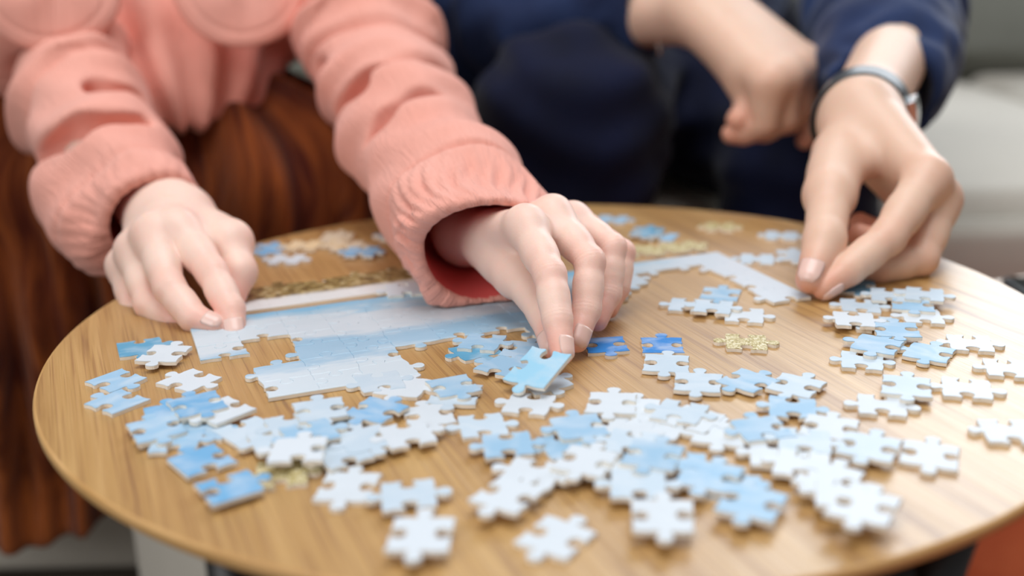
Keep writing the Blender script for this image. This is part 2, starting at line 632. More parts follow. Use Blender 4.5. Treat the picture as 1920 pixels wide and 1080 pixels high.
rug = link('rug', box_mesh('rug', (0.28, -0.55, 0.0), (1.75, 1.06, 0.012), .004, 2), RUGM)
tag(rug, 'orange red woven rug on the floor under the right of the table', 'rug')

# sofa across the back
sofa = empty('sofa', (0.0, 1.25, 0.0))
tag(sofa, 'light beige upholstered sofa with grey back behind the two people', 'sofa')
for i, (x0, x1, y0) in enumerate(((-1.35, -0.02, .86), (-0.01, 0.74, 1.02), (0.75, 1.75, 1.02))):
    link('seat_cushion', box_mesh('seat_cushion', (x0, y0, 0.20), (x1, 1.88, 0.334), .038, 6, .012, 5), SOFA, sofa)
    link('base', box_mesh('base', (x0, y0 + .02, 0.034 if y0 < 1 else .085), (x1, 1.98, 0.198), .02, 4), SOFA, sofa)
for i, (x0, x1) in enumerate(((-1.33, -0.28), (-0.27, 0.60), (0.61, 1.72))):
    link('back_cushion', box_mesh('back_cushion', (x0, 1.865, 0.30), (x1, 2.07, 0.54), .05, 6, .03, 5), SOFAB, sofa)
for x in (-1.25, -0.3, 0.55, 1.6):
    link('foot', box_mesh('foot', (x, 1.10, 0.0), (x + .05, 1.15, 0.086), .004, 2), BLACK, sofa)

# a pale square pouf stands under the left rim of the table
pouf = empty('pouf', (-0.17, 0.70, 0.0))
tag(pouf, 'pale beige square pouf standing on the floor below the left rim of the table', 'pouf')
pm = box_mesh('body', (-0.085, -0.12, 0.0), (0.085, 0.12, 0.23), .012, 4, .006, 4)
o = bpy.data.objects.new('body', pm); COL.objects.link(o); pm.materials.append(SOFA); o.parent = pouf
pouf.rotation_euler = (0, 0, math.radians(38))
pouf.location = (-0.155, 0.715, 0)

# ------------------------------------------------------------------ round oak table
WOOD, t, b = mat('oak_veneer', (0.6, 0.36, 0.14), 0.36, 0.8)
tc = nd(t, 'ShaderNodeTexCoord')
gr = math.radians(-22)
base = mapping(t, tc.outputs['Object'], (1, 1, 1), (0, 0, gr))
st1 = mapping(t, base.outputs[0], (1, .035, 1))
wob = noise(t, mapping(t, base.outputs[0], (1, .35, 1)).outputs[0], 9, 2)
v = t.nodes.new('ShaderNodeVectorMath'); v.operation = 'MULTIPLY_ADD'
lk(t, wob.outputs['Color'], v.inputs[0]); v.inputs[1].default_value = (.022, 0, 0); lk(t, st1.outputs[0], v.inputs[2])
n1 = noise(t, v.outputs[0], 170, 6, .62)
n2 = noise(t, v.outputs[0], 34, 3, .5)
n3 = noise(t, mapping(t, base.outputs[0], (1, .012, 1)).outputs[0], 900, 2, .5)
c1 = ramp(t, n1.outputs[0], [(.28, (0.28, 0.125, 0.026)), (.42, (0.49, 0.275, 0.075)), (.72, (0.64, 0.40, 0.145))])
c2 = ramp(t, n2.outputs[0], [(.3, (0.78, 0.71, 0.62)), (.7, (1.0, 1.0, 1.0))])
c = mix(t, 1.0, c1.outputs[0], c2.outputs[0], 'MULTIPLY')
pore = ramp(t, n3.outputs[0], [(.54, (1, 1, 1)), (.66, (.60, .48, .36))])
c = mix(t, .65, c, pore.outputs[0], 'MULTIPLY')
lk(t, c, b.inputs[0])
rr = ramp(t, n1.outputs[0], [(.3, (.52,) * 3), (.7, (.42,) * 3)])
lk(t, rr.outputs[0], b.inputs['Roughness'])
hh = mth(t, 'ADD', mth(t, 'MULTIPLY', n1.outputs[0], 1.0), mth(t, 'MULTIPLY', n3.outputs[0], .8))
bump(t, b, hh, .7, .0008)
b.inputs['Coat Weight'].default_value = 1.0
b.inputs['Coat Roughness'].default_value = .42
EDGE, t, b = mat('oak_edge', (0.50, 0.27, 0.09), .45)
tc = nd(t, 'ShaderNodeTexCoord')
n = noise(t, mapping(t, tc.outputs['Object'], (1, 1, 30)).outputs[0], 40, 3)
lk(t, ramp(t, n.outputs[0], [(.3, (0.50, 0.27, 0.09)), (.7, (0.66, 0.40, 0.17))]).outputs[0], b.inputs[0])


def disc(name, r, z0, z1, bev, n=160):
    prof = [(0, z0), (r - bev * 2.2, z0), (r - bev, z0 + bev * .3), (r, z0 + bev * 1.4), (r, z1 - bev), (r - bev * .3, z1 - bev * .3), (r - bev, z1), (0, z1)]
    V, Fc, mi = [], [], []
    for i in range(n):
        a = 2 * math.pi * i / n
        for (q, z) in prof[1:-1]:
            V.append((q * math.cos(a), q * math.sin(a), z))
    k = len(prof) - 2
    for i in range(n):
        j = (i + 1) % n
        for s_ in range(k - 1):
            Fc.append((i * k + s_, j * k + s_, j * k + s_ + 1, i * k + s_ + 1)); mi.append(1)
    Fc.append([i * k + k - 1 for i in range(n)]); mi.append(0)
    Fc.append([i * k for i in range(n)][::-1]); mi.append(1)
    me = mesh_from(name, V, Fc, True, mats=mi)
    for p in me.polygons:
        if len(p.vertices) > 4: p.use_smooth = False
    return me


TC = np.array([0.02215, 0.50732])
R = 0.235
table = empty('coffee_table', (TC[0], TC[1], 0))
tag(table, 'round light oak coffee table on thin black steel legs, covered with jigsaw pieces', 'table')


def child(name, me, mats, par, loc=(0, 0, 0), rot=(0, 0, 0)):
    for m in (mats if isinstance(mats, (list, tuple)) else [mats]):
        me.materials.append(m)
    o = bpy.data.objects.new(name, me); COL.objects.link(o)
    o.parent = par; o.location = loc; o.rotation_euler = rot
    return o


child('tabletop', disc('tabletop', R, TT - .0058, TT, .0014), [WOOD, EDGE], table)


def bar(name, a, b, r, par, m, n=14, flat=None):
    a, b = Vector(a), Vector(b)
    w = (b - a).normalized(); u = w.orthogonal().normalized() if flat is None else Vector(flat).normalized(); u = (u - w * u.dot(w)).normalized(); v = w.cross(u)
    V, Fc = [], []
    for p in (a, b):
        for i in range(n):
            t_ = 2 * math.pi * i / n
            V.append(p + (u * math.cos(t_) + v * math.sin(t_)) * r)
    for i in range(n):
        j = (i + 1) % n
        Fc.append((i, j, n + j, n + i))
    Fc.append(list(range(n))[::-1]); Fc.append([n + i for i in range(n)])
    me = mesh_from(name, V, Fc)
    return child(name, me, m, par)


for px, py, ex, ey in ((404, 1046, .004, 0), (1822, 1002, -.075, .01), (1560, 700, .05, .05)):
    g = G(px, py, -.0058) - np.array([TC[0], TC[1], 0])
    g = g * np.array([.97, .97, 1])
    bar('leg', (g[0], g[1], TT - .0058), (g[0] + ex, g[1] + ey, .013 if px > 1700 else 0), .0085, table, BLACK)
gl = G(402, 1058) - np.array([TC[0], TC[1], 0]); grr = G(1795, 1040) - np.array([TC[0], TC[1], 0])
bar('frame_bar', (gl[0] * .93, gl[1] * .93, TT - .018), (grr[0] * .93, grr[1] * .93, TT - .018), .007, table, BLACK)

# second, lower table of the set, at the right, with a phone on it
t2 = empty('side_table', (0.412, 0.60, 0))
tag(t2, 'lower pale oak side table at the right edge of the picture beside the big table', 'table')
child('tabletop', disc('tabletop', .165, TT - .075, TT - .063, .0015), [WOOD, BLACK], t2)
for a in (0.5, 2.6, 4.7):
    bar('leg', (.13 * math.cos(a), .13 * math.sin(a), TT - .075), (.17 * math.cos(a), .17 * math.sin(a), .0125), .008, t2, BLACK)

PHG, _t, _b = mat('phone_glass', (0.02, 0.024, 0.03), .07, .8)
PHB, _t, _b = mat('phone_case', (0.008, 0.008, 0.009), .4)
zt = -.063 + .008
pa = G(1888, 527, zt); pb = G(1925, 554, zt)
pdir = (pb - pa) / np.linalg.norm(pb - pa); pn = np.array([-pdir[1], pdir[0], 0])
pc = pa + pdir * .06 + pn * .036
ph = empty('phone', (pc[0], pc[1], TT - .0628), math.atan2(pdir[1], pdir[0]))
tag(ph, 'black phone lying on the side table just beyond the right rim', 'phone')
child('case', box_mesh('case', (-.07, -.036, 0), (.07, .036, .0078), .0025, 3), PHB, ph)
child('screen', box_mesh('screen', (-.0675, -.0335, .0075), (.0675, .0335, .0083), .0002, 1), PHG, ph)
# ------------------------------------------------------------------ jigsaw pieces
def piece_mat():
    m, t, b = mat('jigsaw_print', (.8, .85, .9), 0.5, 0.35)
    tc = nd(t, 'ShaderNodeTexCoord')
    oi = t.nodes.new('ShaderNodeObjectInfo')
    add = t.nodes.new('ShaderNodeVectorMath'); add.operation = 'MULTIPLY_ADD'
    cmb = t.nodes.new('ShaderNodeCombineXYZ')
    for i in range(3): lk(t, oi.outputs['Random'], cmb.inputs[i])
    lk(t, cmb.outputs[0], add.inputs[0]); add.inputs[1].default_value = (3.1, 5.7, 1.3); lk(t, tc.outputs['Object'], add.inputs[2])
    n = noise(t, mapping(t, add.outputs[0], (1, 1.6, 1)).outputs[0], 62, 3, .55, .6)
    f = ramp(t, n.outputs[0], [(.42, (0, 0, 0)), (.66, (1, 1, 1))])
    sepc = t.nodes.new('ShaderNodeSeparateColor'); lk(t, oi.outputs['Color'], sepc.inputs[0])
    pale = mix(t, .58, (0.66, 0.72, 0.78), oi.outputs['Color'])
    c = mix(t, f.outputs[0], oi.outputs['Color'], pale)
    lk(t, c, b.inputs[0])
    sp_ = noise(t, tc.outputs['Object'], 1500, 1)
    bump(t, b, sp_.outputs[0], .18, .0002)
    b.inputs['Coat Weight'].default_value = .05
    b.inputs['Coat Roughness'].default_value = .25
    return m


PRINT = piece_mat()


def glitter_mat():
    m, t, b = mat('jigsaw_gold_print', (.5, .42, .2), 0.45, 0.5)
    tc = nd(t, 'ShaderNodeTexCoord')
    n = noise(t, tc.outputs['Object'], 900, 3, .7)
    r = ramp(t, n.outputs[0], [(.32, (0.20, 0.14, 0.03)), (.45, (0.45, 0.36, 0.12)), (.55, (0.66, 0.58, 0.34)), (.68, (0.80, 0.78, 0.66))])
    lk(t, r.outputs[0], b.inputs[0])
    return m


GOLDP = glitter_mat()
BOARD, t, b = mat('jigsaw_card_edge', (0.93, 0.87, 0.77), .9, .1)
tc = nd(t, 'ShaderNodeTexCoord')
bump(t, b, noise(t, tc.outputs['Object'], 2500, 2).outputs[0], .5, .0003)

KN = [(0.00, 0.0), (.14, .012), (.27, .022), (.37, .006), (.412, -.030), (.405, .055), (.375, .125), (.365, .20), (.40, .268), (.45, .298), (.50, .305)]


def knob(flip, jit):
    """one side from (0,0) to (1,0), bump towards +y (unit side)"""
    k = [(0.0, 0.0), (.12, .018), (.24, .024), (.352, .008), (.405, .012), (.418, .045), (.392, .105), (.368, .165), (.372, .225), (.408, .278), (.455, .302), (.5, .308)]
    full = k + [(1 - x, y) for x, y in k[-2::-1]]
    return [(x + jit[0] * math.sin(math.pi * x) * (1 if .3 < x < .7 else 0), (y if y > .03 else y * 1.2) * jit[1] * flip) for x, y in full]


def outline(codes, w, h, rnd):
    """codes: right, top, left, bottom; + tab, - socket, 0 straight. counter-clockwise"""
    r = w / 2; u = h / 2
    j = lambda: rnd.uniform(-.0006, .0006)
    cs = [(r + j(), -u + j()), (r + j(), u + j()), (-r + j(), u + j()), (-r + j(), -u + j())]
    for i, c in enumerate(codes):      # straight sides stay straight
        if c == '0':
            a, b_ = i, (i + 1) % 4
            if i % 2 == 0:
                cs[b_] = (cs[a][0], cs[b_][1])
            else:
                cs[b_] = (cs[b_][0], cs[a][1])
    pts = []
    SX, SY = 0.0212, 0.0180
    for i, c in enumerate(codes):
        a = cs[i]; b_ = cs[(i + 1) % 4]
        dx, dy = b_[0] - a[0], b_[1] - a[1]
        L = math.hypot(dx, dy)
        nx, ny = dy / L, -dx / L
        if c == '0':
            pts += [a, (a[0] + dx * .5, a[1] + dy * .5)]
            continue
        for (x, y) in knob(1 if c == '+' else -1, (rnd.uniform(-.035, .035), rnd.uniform(.93, 1.1)))[:-1]:
            # the knob keeps its size whatever the length of the side
            xx = (x - .5) * SX / L + .5 if .35 < x < .65 else x
            pts.append((a[0] + dx * xx + nx * y * SY, a[1] + dy * xx + ny * y * SY))
    return pts


def piece_mesh(name, pts, th, inset=.00016, off=(0, 0), crown=0.0):
    n = len(pts)
    V = []
    A = np.array(pts)
    T1 = np.roll(A, -1, 0) - np.roll(A, 1, 0)
    T1 /= np.maximum(np.linalg.norm(T1, axis=1), 1e-9)[:, None]
    N = np.stack([T1[:, 1], -T1[:, 0]], 1)
    rings = [(0, 0.0), (0, th - .00030), (inset * .4, th - .00009), (inset * 1.3, th)]
    for ins, z in rings:
        for q in A - N * ins + np.array(off):
            V.append((q[0], q[1], z))
    Fc, mi = [], []
    for k in range(3):
        for i in range(n):
            j = (i + 1) % n
            Fc.append((k * n + i, k * n + j, (k + 1) * n + j, (k + 1) * n + i)); mi.append(1 if k < 1 else 0)
    Fc.append([3 * n + i for i in range(n)]); mi.append(0)
    Fc.append([i for i in range(n)][::-1]); mi.append(1)
    me = mesh_from(name, V, Fc, False, mats=mi)
    return me


PAL = {'W': (0.63, 0.69, 0.75), 'V': (0.51, 0.62, 0.72), 'L': (0.30, 0.50, 0.69), 'B': (0.16, 0.41, 0.68),
       'S': (0.01, 0.20, 0.58), 'D': (0.10, 0.33, 0.52), 'C': (0.72, 0.55, 0.33), 'G': (0.5, 0.42, 0.2)}
TH = .0018


def ground_dir(x, y, vx, vy):
    a = G(x - vx / 2, y - vy / 2); b_ = G(x + vx / 2, y + vy / 2)
    return math.atan2(b_[1] - a[1], b_[0] - a[0])


def size_of(codes):
    return {'+-+-': (1.70, 1.98), '-+-+': (1.93, 1.86)}.get(codes, (1.86, 1.86))


def place(x, y, vx, vy, codes, colr, lev, label, w=1.95, h=1.80, tilt=(0, 0), group=None, name='jigsaw_piece', seed=None):
    rnd = random.Random(seed if seed is not None else int(x * 7 + y * 13))
    w, h = size_of(codes)
    pts = outline(codes, w / 100, h / 100, rnd)
    me = piece_mesh(name, pts, TH)
    for m in ((GOLDP if colr == 'G' else PRINT), BOARD): me.materials.append(m)
    z = lev * (TH + .00005)
    o = bpy.data.objects.new(name, me); COL.objects.link(o)
    o.location = G(x, y, z + TH) - np.array([0, 0, TH]) + np.array([0, 0, .00002])
    o.rotation_euler = (math.radians(tilt[0]), math.radians(tilt[1]), ground_dir(x, y, vx, vy))
    c = PAL[colr]
    k = rnd.uniform(.96, 1.04)
    o.color = (c[0] * k, c[1] * k, c[2] * k, 1)
    tag(o, label, 'jigsaw piece', group or 'loose jigsaw pieces scattered on the table')
    return o



def inside(poly, pts):
    x, y = pts[:, 0][:, None], pts[:, 1][:, None]
    a = poly; b_ = np.roll(poly, -1, 0)
    c = ((a[:, 1] > y) != (b_[:, 1] > y)) & (x < (b_[:, 0] - a[:, 0]) * (y - a[:, 1]) / (b_[:, 1] - a[:, 1] + 1e-12) + a[:, 0])
    return (c.sum(1) % 2) == 1


PLACED = []      # world outline and top height of every loose piece so far


def place_all(rows):
    """lay the pieces down from the lowest to the topmost; one that laps over others rests on them"""
    for row in sorted(rows, key=lambda r: r[6]):
        x, y, vx, vy, codes, colr, lev, label = row
        rnd = random.Random(int(x * 7 + y * 13))
        w, h = size_of(codes)
        pts = np.array(outline(codes, w / 100, h / 100, rnd))
        g = np.linspace(-.5, .5, 13)
        body = np.array([(a * .0185, b_ * .0155) for a in g for b_ in g])
        allp = np.concatenate([pts * .98, body])
        ang_ = ground_dir(x, y, vx, vy)
        rot = np.array([[math.cos(ang_), -math.sin(ang_)], [math.sin(ang_), math.cos(ang_)]])
        z = lev * TH
        for _ in range(4):
            c = G(x, y, z + TH)[:2]
            q = allp @ rot.T + c
            zz = lev * TH
            for poly, top, cen in PLACED:
                if np.hypot(*(cen - c)) < .036 and inside(poly, q).any():
                    zz = max(zz, top - TH + .0003)
            if abs(zz - z) < 1e-6: break
            z = max(z, zz) if _ > 1 else zz
        o = place(x, y, vx, vy, codes, colr, 0, label)
        loc = G(x, y, z + TH)
        o.location = (loc[0], loc[1], TT + z + .00002)
        PLACED.append((pts @ rot.T + loc[:2], z + TH, loc[:2]))


# x, y, axis dx, dy (right-hand side of the piece as seen), codes right/top/left/bottom, colour, stacking level, label
PIECES = [
 (262, 650, 200, -30, '+-0+', 'D', 0, 'mid blue jigsaw piece half under a white one, left of the assembled corner'),
 (307, 662, 200, 8, '-+-+', 'W', 1, 'white jigsaw piece lying on a blue one, left of the assembled corner'),
 (217, 712, 300, -110, '-0-+', 'L', 0, 'light blue piece with deep blue corner, upper of the two nearest the left rim'),
 (220, 752, 300, -115, '-+-0', 'L', 0, 'pale blue straight-edged piece, lower of the two nearest the left rim'),
 (357, 712, 300, -125, '-+-+', 'W', 0, 'white piece lying alone on bare wood right of the two at the left rim'),
 (322, 773, 230, -40, '++0-', 'B', 1, 'blue straight-edged piece at the top of the left pile'),
 (372, 757, 220, -50, '-+-+', 'B', 2, 'piece with deep blue tab on top of the left pile'),
 (418, 767, 260, -100, '-++0', 'W', 1, 'white corner piece sticking out at the right of the left pile'),
 (293, 802, 300, -70, '-+-+', 'L', 1, 'light blue piece forming the left end of the left pile'),
 (377, 806, 280, -20, '+-+-', 'L', 0, 'light blue piece at the lower right of the left pile'),
 (330, 826, 250, -10, '+-+-', 'L', 0, 'blue piece almost buried at the bottom of the left pile'),
 (462, 806, 260, -90, '+-0+', 'V', 0, 'pale straight-edged piece just right of the left pile'),
 (380, 862, 250, -80, '-+0-', 'B', 0, 'blue piece above the strong blue one near the lower left rim'),
 (430, 913, 300, -90, '+--0', 'B', 1, 'strong blue straight-edged piece nearest the lower left rim'),
 (530, 886, 200, -20, '+-+-', 'G', 0, 'blurred pale gold piece tucked in front of the white pile'),
 (560, 842, 300, -10, '-++-', 'W', 3, 'largest white piece on top of the white pile left of centre'),
 (515, 822, 280, -60, '+-+-', 'V', 1, 'pale piece at the left of the white pile left of centre'),
 (548, 795, 260, -50, '+-+-', 'V', 1, 'pale piece with a rounded tab at the upper left of the white pile'),
 (600, 767, 280, -40, '-+-+', 'V', 2, 'light blue piece with upright tab behind the white pile'),
 (583, 810, 260, -60, '+-+-', 'L', 2, 'light blue piece between the white pile and the piece with upright tab'),
 (640, 848, 260, -70, '+-+-', 'V', 1, 'pale piece at the right of the white pile left of centre'),
 (688, 822, 260, -60, '-+++', 'V', 1, 'pale blue piece in the chain right of the white pile'),
 (703, 768, 300, 70, '-+-+', 'B', 1, 'deep blue streaked piece below the flat edge of the assembled part'),
 (663, 780, 260, -30, '+-+-', 'V', 0, 'pale piece under the deep blue streaked one'),
 (803, 778, 280, -40, '-+-+', 'W', 0, 'white piece right of the deep blue streaked one'),
 (765, 812, 270, -50, '+-+-', 'W', 1, 'white piece below and left of another, at the end of the chain'),
 (757, 724, 280, 30, '++-+', 'W', 0, 'white piece left of the stacked pair, beside the assembled part'),
 (853, 738, 250, 10, '-+-+', 'V', 0, 'pale piece under a blue one, in the pair left of centre'),
 (850, 722, 280, -50, '-0-+', 'L', 1, 'light blue piece topping the pair left of centre'),
 (712, 715, 220, -30, '+-+-', 'V', 0, 'small-looking pale piece touching the right end of the assembled part'),
 (890, 656, 260, -60, '0-++', 'D', 0, 'deep blue straight-edged piece under another just below the assembled sky'),
 (903, 640, 270, 25, '+-+-', 'L', 1, 'light blue piece lying on a deep blue one below the assembled sky'),
 (983, 655, 260, 30, '-+-+', 'L', 0, 'light blue piece behind the thumb of the centre hand'),
 (947, 686, 260, 60, '-++-', 'L', 1, 'light blue piece just left of the held piece'),
 (1017, 716, 250, -70, '++-+', 'V', 0, 'greyish white piece flat under the held piece'),
 (990, 756, 270, 25, '+-+-', 'W', 0, 'pale piece lying alone below the held piece'),
 (1135, 645, 260, -15, '-0-+', 'S', 0, 'vivid blue piece right of the pinching fingertips'),
 (1243, 646, 260, 0, '-+-0', 'S', 0, 'vivid blue piece at the top of the curved chain right of centre'),
 (1250, 680, 260, 10, '-+-+', 'V', 0, 'pale piece directly below the vivid blue one in the curved chain'),
 (1308, 716, 270, 15, '-+-+', 'V', 0, 'pale piece, third in the curved chain'),
 (1402, 713, 250, 80, '-+-+', 'L', 0, 'pale blue turned piece, fourth in the curved chain'),
 (1493, 722, 260, 60, '-+-+', 'V', 0, 'pale piece at the right end of the curved chain'),
 (1399, 640, 260, 12, '+-+-', 'G', 0, 'glittery gold piece lying alone on bare wood right of centre'),
 (1485, 763, 280, 20, '+-+-', 'L', 0, 'sky blue piece under the right end of the curved chain'),
 (1275, 770, 280, 45, '+-+-', 'V', 1, 'pale piece behind the white ones right of the cross-shaped piece'),
 (1147, 755, 270, 10, '-+-+', 'W', 1, 'white cross-shaped piece at the top of the central heap'),
 (1193, 765, 270, 10, '-+-+', 'W', 0, 'white piece half under the cross-shaped one'),
 (1233, 800, 270, 40, '+-+-', 'W', 0, 'white piece in front of the one right of the cross-shaped piece'),
 (1350, 812, 280, 30, '-+-+', 'W', 0, 'white piece in the middle of the right hand row'),
 (1302, 785, 220, 60, '+-+-', 'W', 0, 'white piece partly covered behind the middle of the right hand row'),
 (1430, 803, 280, -30, '-++-', 'L', 1, 'sky blue piece lying across the right hand row'),
 (1452, 850, 280, 15, '+-+-', 'W', 0, 'white piece with two upright arms below the sky blue one'),
 (906, 797, 270, -25, '+-+-', 'V', 0, 'pale piece above a light blue one, below centre'),
 (950, 832, 270, -20, '+-+-', 'L', 1, 'light blue piece touching the pale one below centre'),
 (1088, 799, 270, -30, '-+++', 'L', 1, 'sky blue piece left of the central heap'),
 (1062, 834, 270, -40, '+-+-', 'L', 0, 'sky blue piece under the white one at the left of the heap'),
 (1097, 862, 270, 50, '-+-+', 'W', 2, 'white piece on top at the left of the central heap'),
 (1150, 872, 270, 20, '+-+-', 'W', 1, 'white piece below the blue ones in the central heap'),
 (1183, 828, 250, 30, '+-+-', 'V', 1, 'pale blue piece at the top left of the blue heap'),
 (1225, 852, 270, 40, '-+-+', 'L', 2, 'sky blue piece on top of the central heap'),
 (1272, 868, 270, 30, '+-+-', 'L', 1, 'sky blue piece at the right of the central heap'),
 (1180, 806, 240, 20, '+-+-', 'W', 0, 'white piece peeping out behind the top of the blue heap'),
 (1330, 890, 270, 50, '-+-+', 'L', 1, 'light blue piece stepping down right of the central heap'),
 (1196, 906, 270, 10, '+-+-', 'V', 1, 'pale blue piece above the white one near the front'),
 (1244, 965, 270, 8, '-+-+', 'W', 2, 'white piece under the central heap, right of the foremost ones'),
 (1408, 940, 270, 60, '-+-+', 'L', 1, 'light blue piece in the front row, right of centre'),
 (1372, 912, 240, 30, '+-+-', 'L', 0, 'light blue piece half covered between two others in the front right'),
 (998, 886, 270, 40, '+-+-', 'W', 1, 'upper of the two overlapping white pieces in the front centre'),
 (953, 925, 260, 80, '-+-+', 'W', 2, 'lower of the two overlapping white pieces in the front centre'),
 (1044, 1006, 250, 85, '-+-+', 'W', 0, 'white piece nearest the viewer at bottom centre'),
 (650, 911, 270, 10, '-+-+', 'W', 0, 'white piece in the front left trio, farthest left'),
 (766, 927, 270, -30, '+-+-', 'V', 1, 'pale blue piece in the front left trio, its middle one'),
 (788, 1000, 270, 5, '-+-+', 'W', 2, 'white piece in the front left trio, nearest the viewer'),
 (1555, 800, 280, 40, '-+-+', 'W', 0, 'white piece right of the sky blue one in the right hand row'),
 (1508, 825, 240, 20, '+-+-', 'V', 0, 'pale piece squeezed in the middle of the right hand row'),
 (1630, 836, 280, 50, '-+-+', 'V', 1, 'pale blue piece left of the last white one in the right hand row'),
 (1745, 851, 280, 40, '-+-+', 'W', 0, 'white piece at the far right end of the right hand row'),
 (1655, 759, 270, 20, '+-+-', 'W', 0, 'white piece below the pale one, right of the curved chain'),
 (1700, 723, 270, 25, '-+-+', 'V', 1, 'pale blue piece touching the white one below it at the right'),
 (1813, 727, 270, 25, '+-+-', 'W', 0, 'bright white piece right of the pale blue one near the right rim'),
 (1888, 690, 270, 20, '+-+-', 'W', 0, 'white piece cut by the right side of the picture, upper one'),
 (1892, 808, 270, 12, '+-+-', 'W', 0, 'white piece cut by the right side of the picture, lower one'),
 (1552, 893, 260, 60, '-+-+', 'W', 1, 'white piece in the front right group, at its upper left'),
 (1505, 868, 240, 30, '+-+-', 'W', 0, 'white piece linking the right hand row to the front right group'),
 (1583, 925, 260, 30, '+-+-', 'W', 2, 'white piece in the middle of the front right group'),
 (1622, 948, 260, 60, '-+-+', 'W', 3, 'white piece nearest the viewer in the front right group'),
 (1820, 642, 280, 15, '+-+-', 'W', 0, 'bright white piece lying alone near the right rim'),
 (1743, 661, 260, 45, '-+++', 'L', 0, 'pale blue piece left of the lone bright white one'),
 (1616, 675, 270, 20, '+-+-', 'V', 0, 'pale piece at the lower left of the cluster below the hand with the watch'),
 (1645, 645, 260, 45, '-+++', 'L', 1, 'pale blue turned piece in the cluster below the hand with the watch'),
 (1680, 617, 270, 12, '-+-+', 'L', 1, 'light blue piece with a bluer tab in the cluster below the hand with the watch'),
 (1640, 606, 220, 10, '+-+-', 'V', 0, 'pale piece behind the one with a bluer tab'),
 (1602, 598, 260, 12, '+-+-', 'W', 1, 'white piece with a left tab, front one of two below the index fingertip'),
 (1613, 572, 260, 12, '+-+-', 'V', 0, 'pale piece with a left tab, rear one of two below the index fingertip'),
 (1728, 592, 270, 12, '+-+-', 'W', 0, 'white piece with a shiny arm at the right of the cluster'),
 (1712, 570, 260, 20, '-+-+', 'L', 1, 'light blue piece below the middle knuckle of the hand with the watch'),
 (1735, 551, 260, 20, '+-+-', 'V', 2, 'pale piece just below the bent middle finger of the hand with the watch'),
 (1668, 552, 250, 15, '+-+-', 'V', 1, 'pale piece half hidden under the hand with the watch'),
 (1606, 536, 240, 10, '-+-+', 'D', 0, 'dark blue piece in the shade under the hand with the watch'),
 (1397, 590, 260, 15, '+-+-', 'W', 0, 'white piece, lowest of the group left of the far right fingertips'),
 (1289, 571, 260, 14, '+-+-', 'V', 0, 'pale piece, leftmost of the group inside the frame corner'),
 (1338, 574, 240, 15, '+-+-', 'V', 1, 'pale piece in the middle of the group inside the frame corner'),
 (1352, 551, 260, 20, '-+-+', 'L', 0, 'light blue piece, uppermost of the group inside the frame corner'),
 (1465, 441, 240, 10, '+-+-', 'V', 0, 'pale blurred piece at the far rim, left of the far right thumb'),
 (1420, 485, 240, 8, '+-+-', 'V', 0, 'pale blurred piece just outside the frame corner'),
 (1490, 478, 240, 8, '-+-+', 'V', 0, 'pale blurred piece touching the far right thumb'),
 (1147, 411, 240, 10, '+-+-', 'L', 0, 'light blue blurred piece at the far rim above the centre hand'),
 (1213, 434, 240, 12, '-+-+', 'D', 1, 'deep blue blurred piece right of the centre hand'),
 (1238, 443, 240, 20, '0-+-', 'L', 0, 'light blue straight-edged piece under the deep blue blurred one'),
 (1350, 424, 240, 8, '+-+-', 'G', 0, 'faint gold blurred piece near the far rim'),
 (505, 466, 240, 0, '-+-+', 'B', 0, 'blue blurred piece beside the knuckles of the left hand'),
 (537, 486, 240, 0, '+-+-', 'W', 0, 'white blurred piece in front of the far left ones'),
 (570, 459, 240, 0, '+-+-', 'C', 0, 'cream blurred piece in the far left group, its left one'),
 (632, 443, 240, 0, '-+-+', 'C', 0, 'cream blurred piece at the back of the far left group'),
 (652, 459, 240, 0, '+-+-', 'C', 0, 'cream blurred piece right of the other cream one'),
 (678, 471, 240, 0, '+-+-', 'B', 0, 'blue blurred piece at the right of the far left group'),
 (742, 440, 240, 0, '+-+-', 'V', 0, 'greyish piece half hidden behind the pink cuff'),
 (757, 541, 240, -20, '+-+-', 'W', 1, 'white piece alone between the city strip and the pink cuff'),
]
place_all(PIECES)

# the piece in the girl's fingers, tilted up towards them
held_c = G(1009, 694, .0085)
rnd = random.Random(5)
hm = piece_mesh('jigsaw_piece', outline('0--+', .0205, .0205, rnd), TH)
hm.materials.append(PRINT); hm.materials.append(BOARD)
held = bpy.data.objects.new('jigsaw_piece', hm); COL.objects.link(held)
held.color = (0.33, 0.62, 0.82, 1)
a0 = ground_dir(1008, 690, 200, 55)
held.location = held_c
held.rotation_euler = Matrix.Rotation(a0, 4, 'Z').to_euler()
held.rotation_euler = (Matrix.Rotation(a0, 3, 'Z') @ Matrix.Rotation(math.radians(24), 3, 'X') @ Matrix.Rotation(math.radians(-3), 3, 'Y')).to_euler()
tag(held, 'sky blue straight-edged piece pinched by the person in pink between thumb and forefinger', 'jigsaw piece')


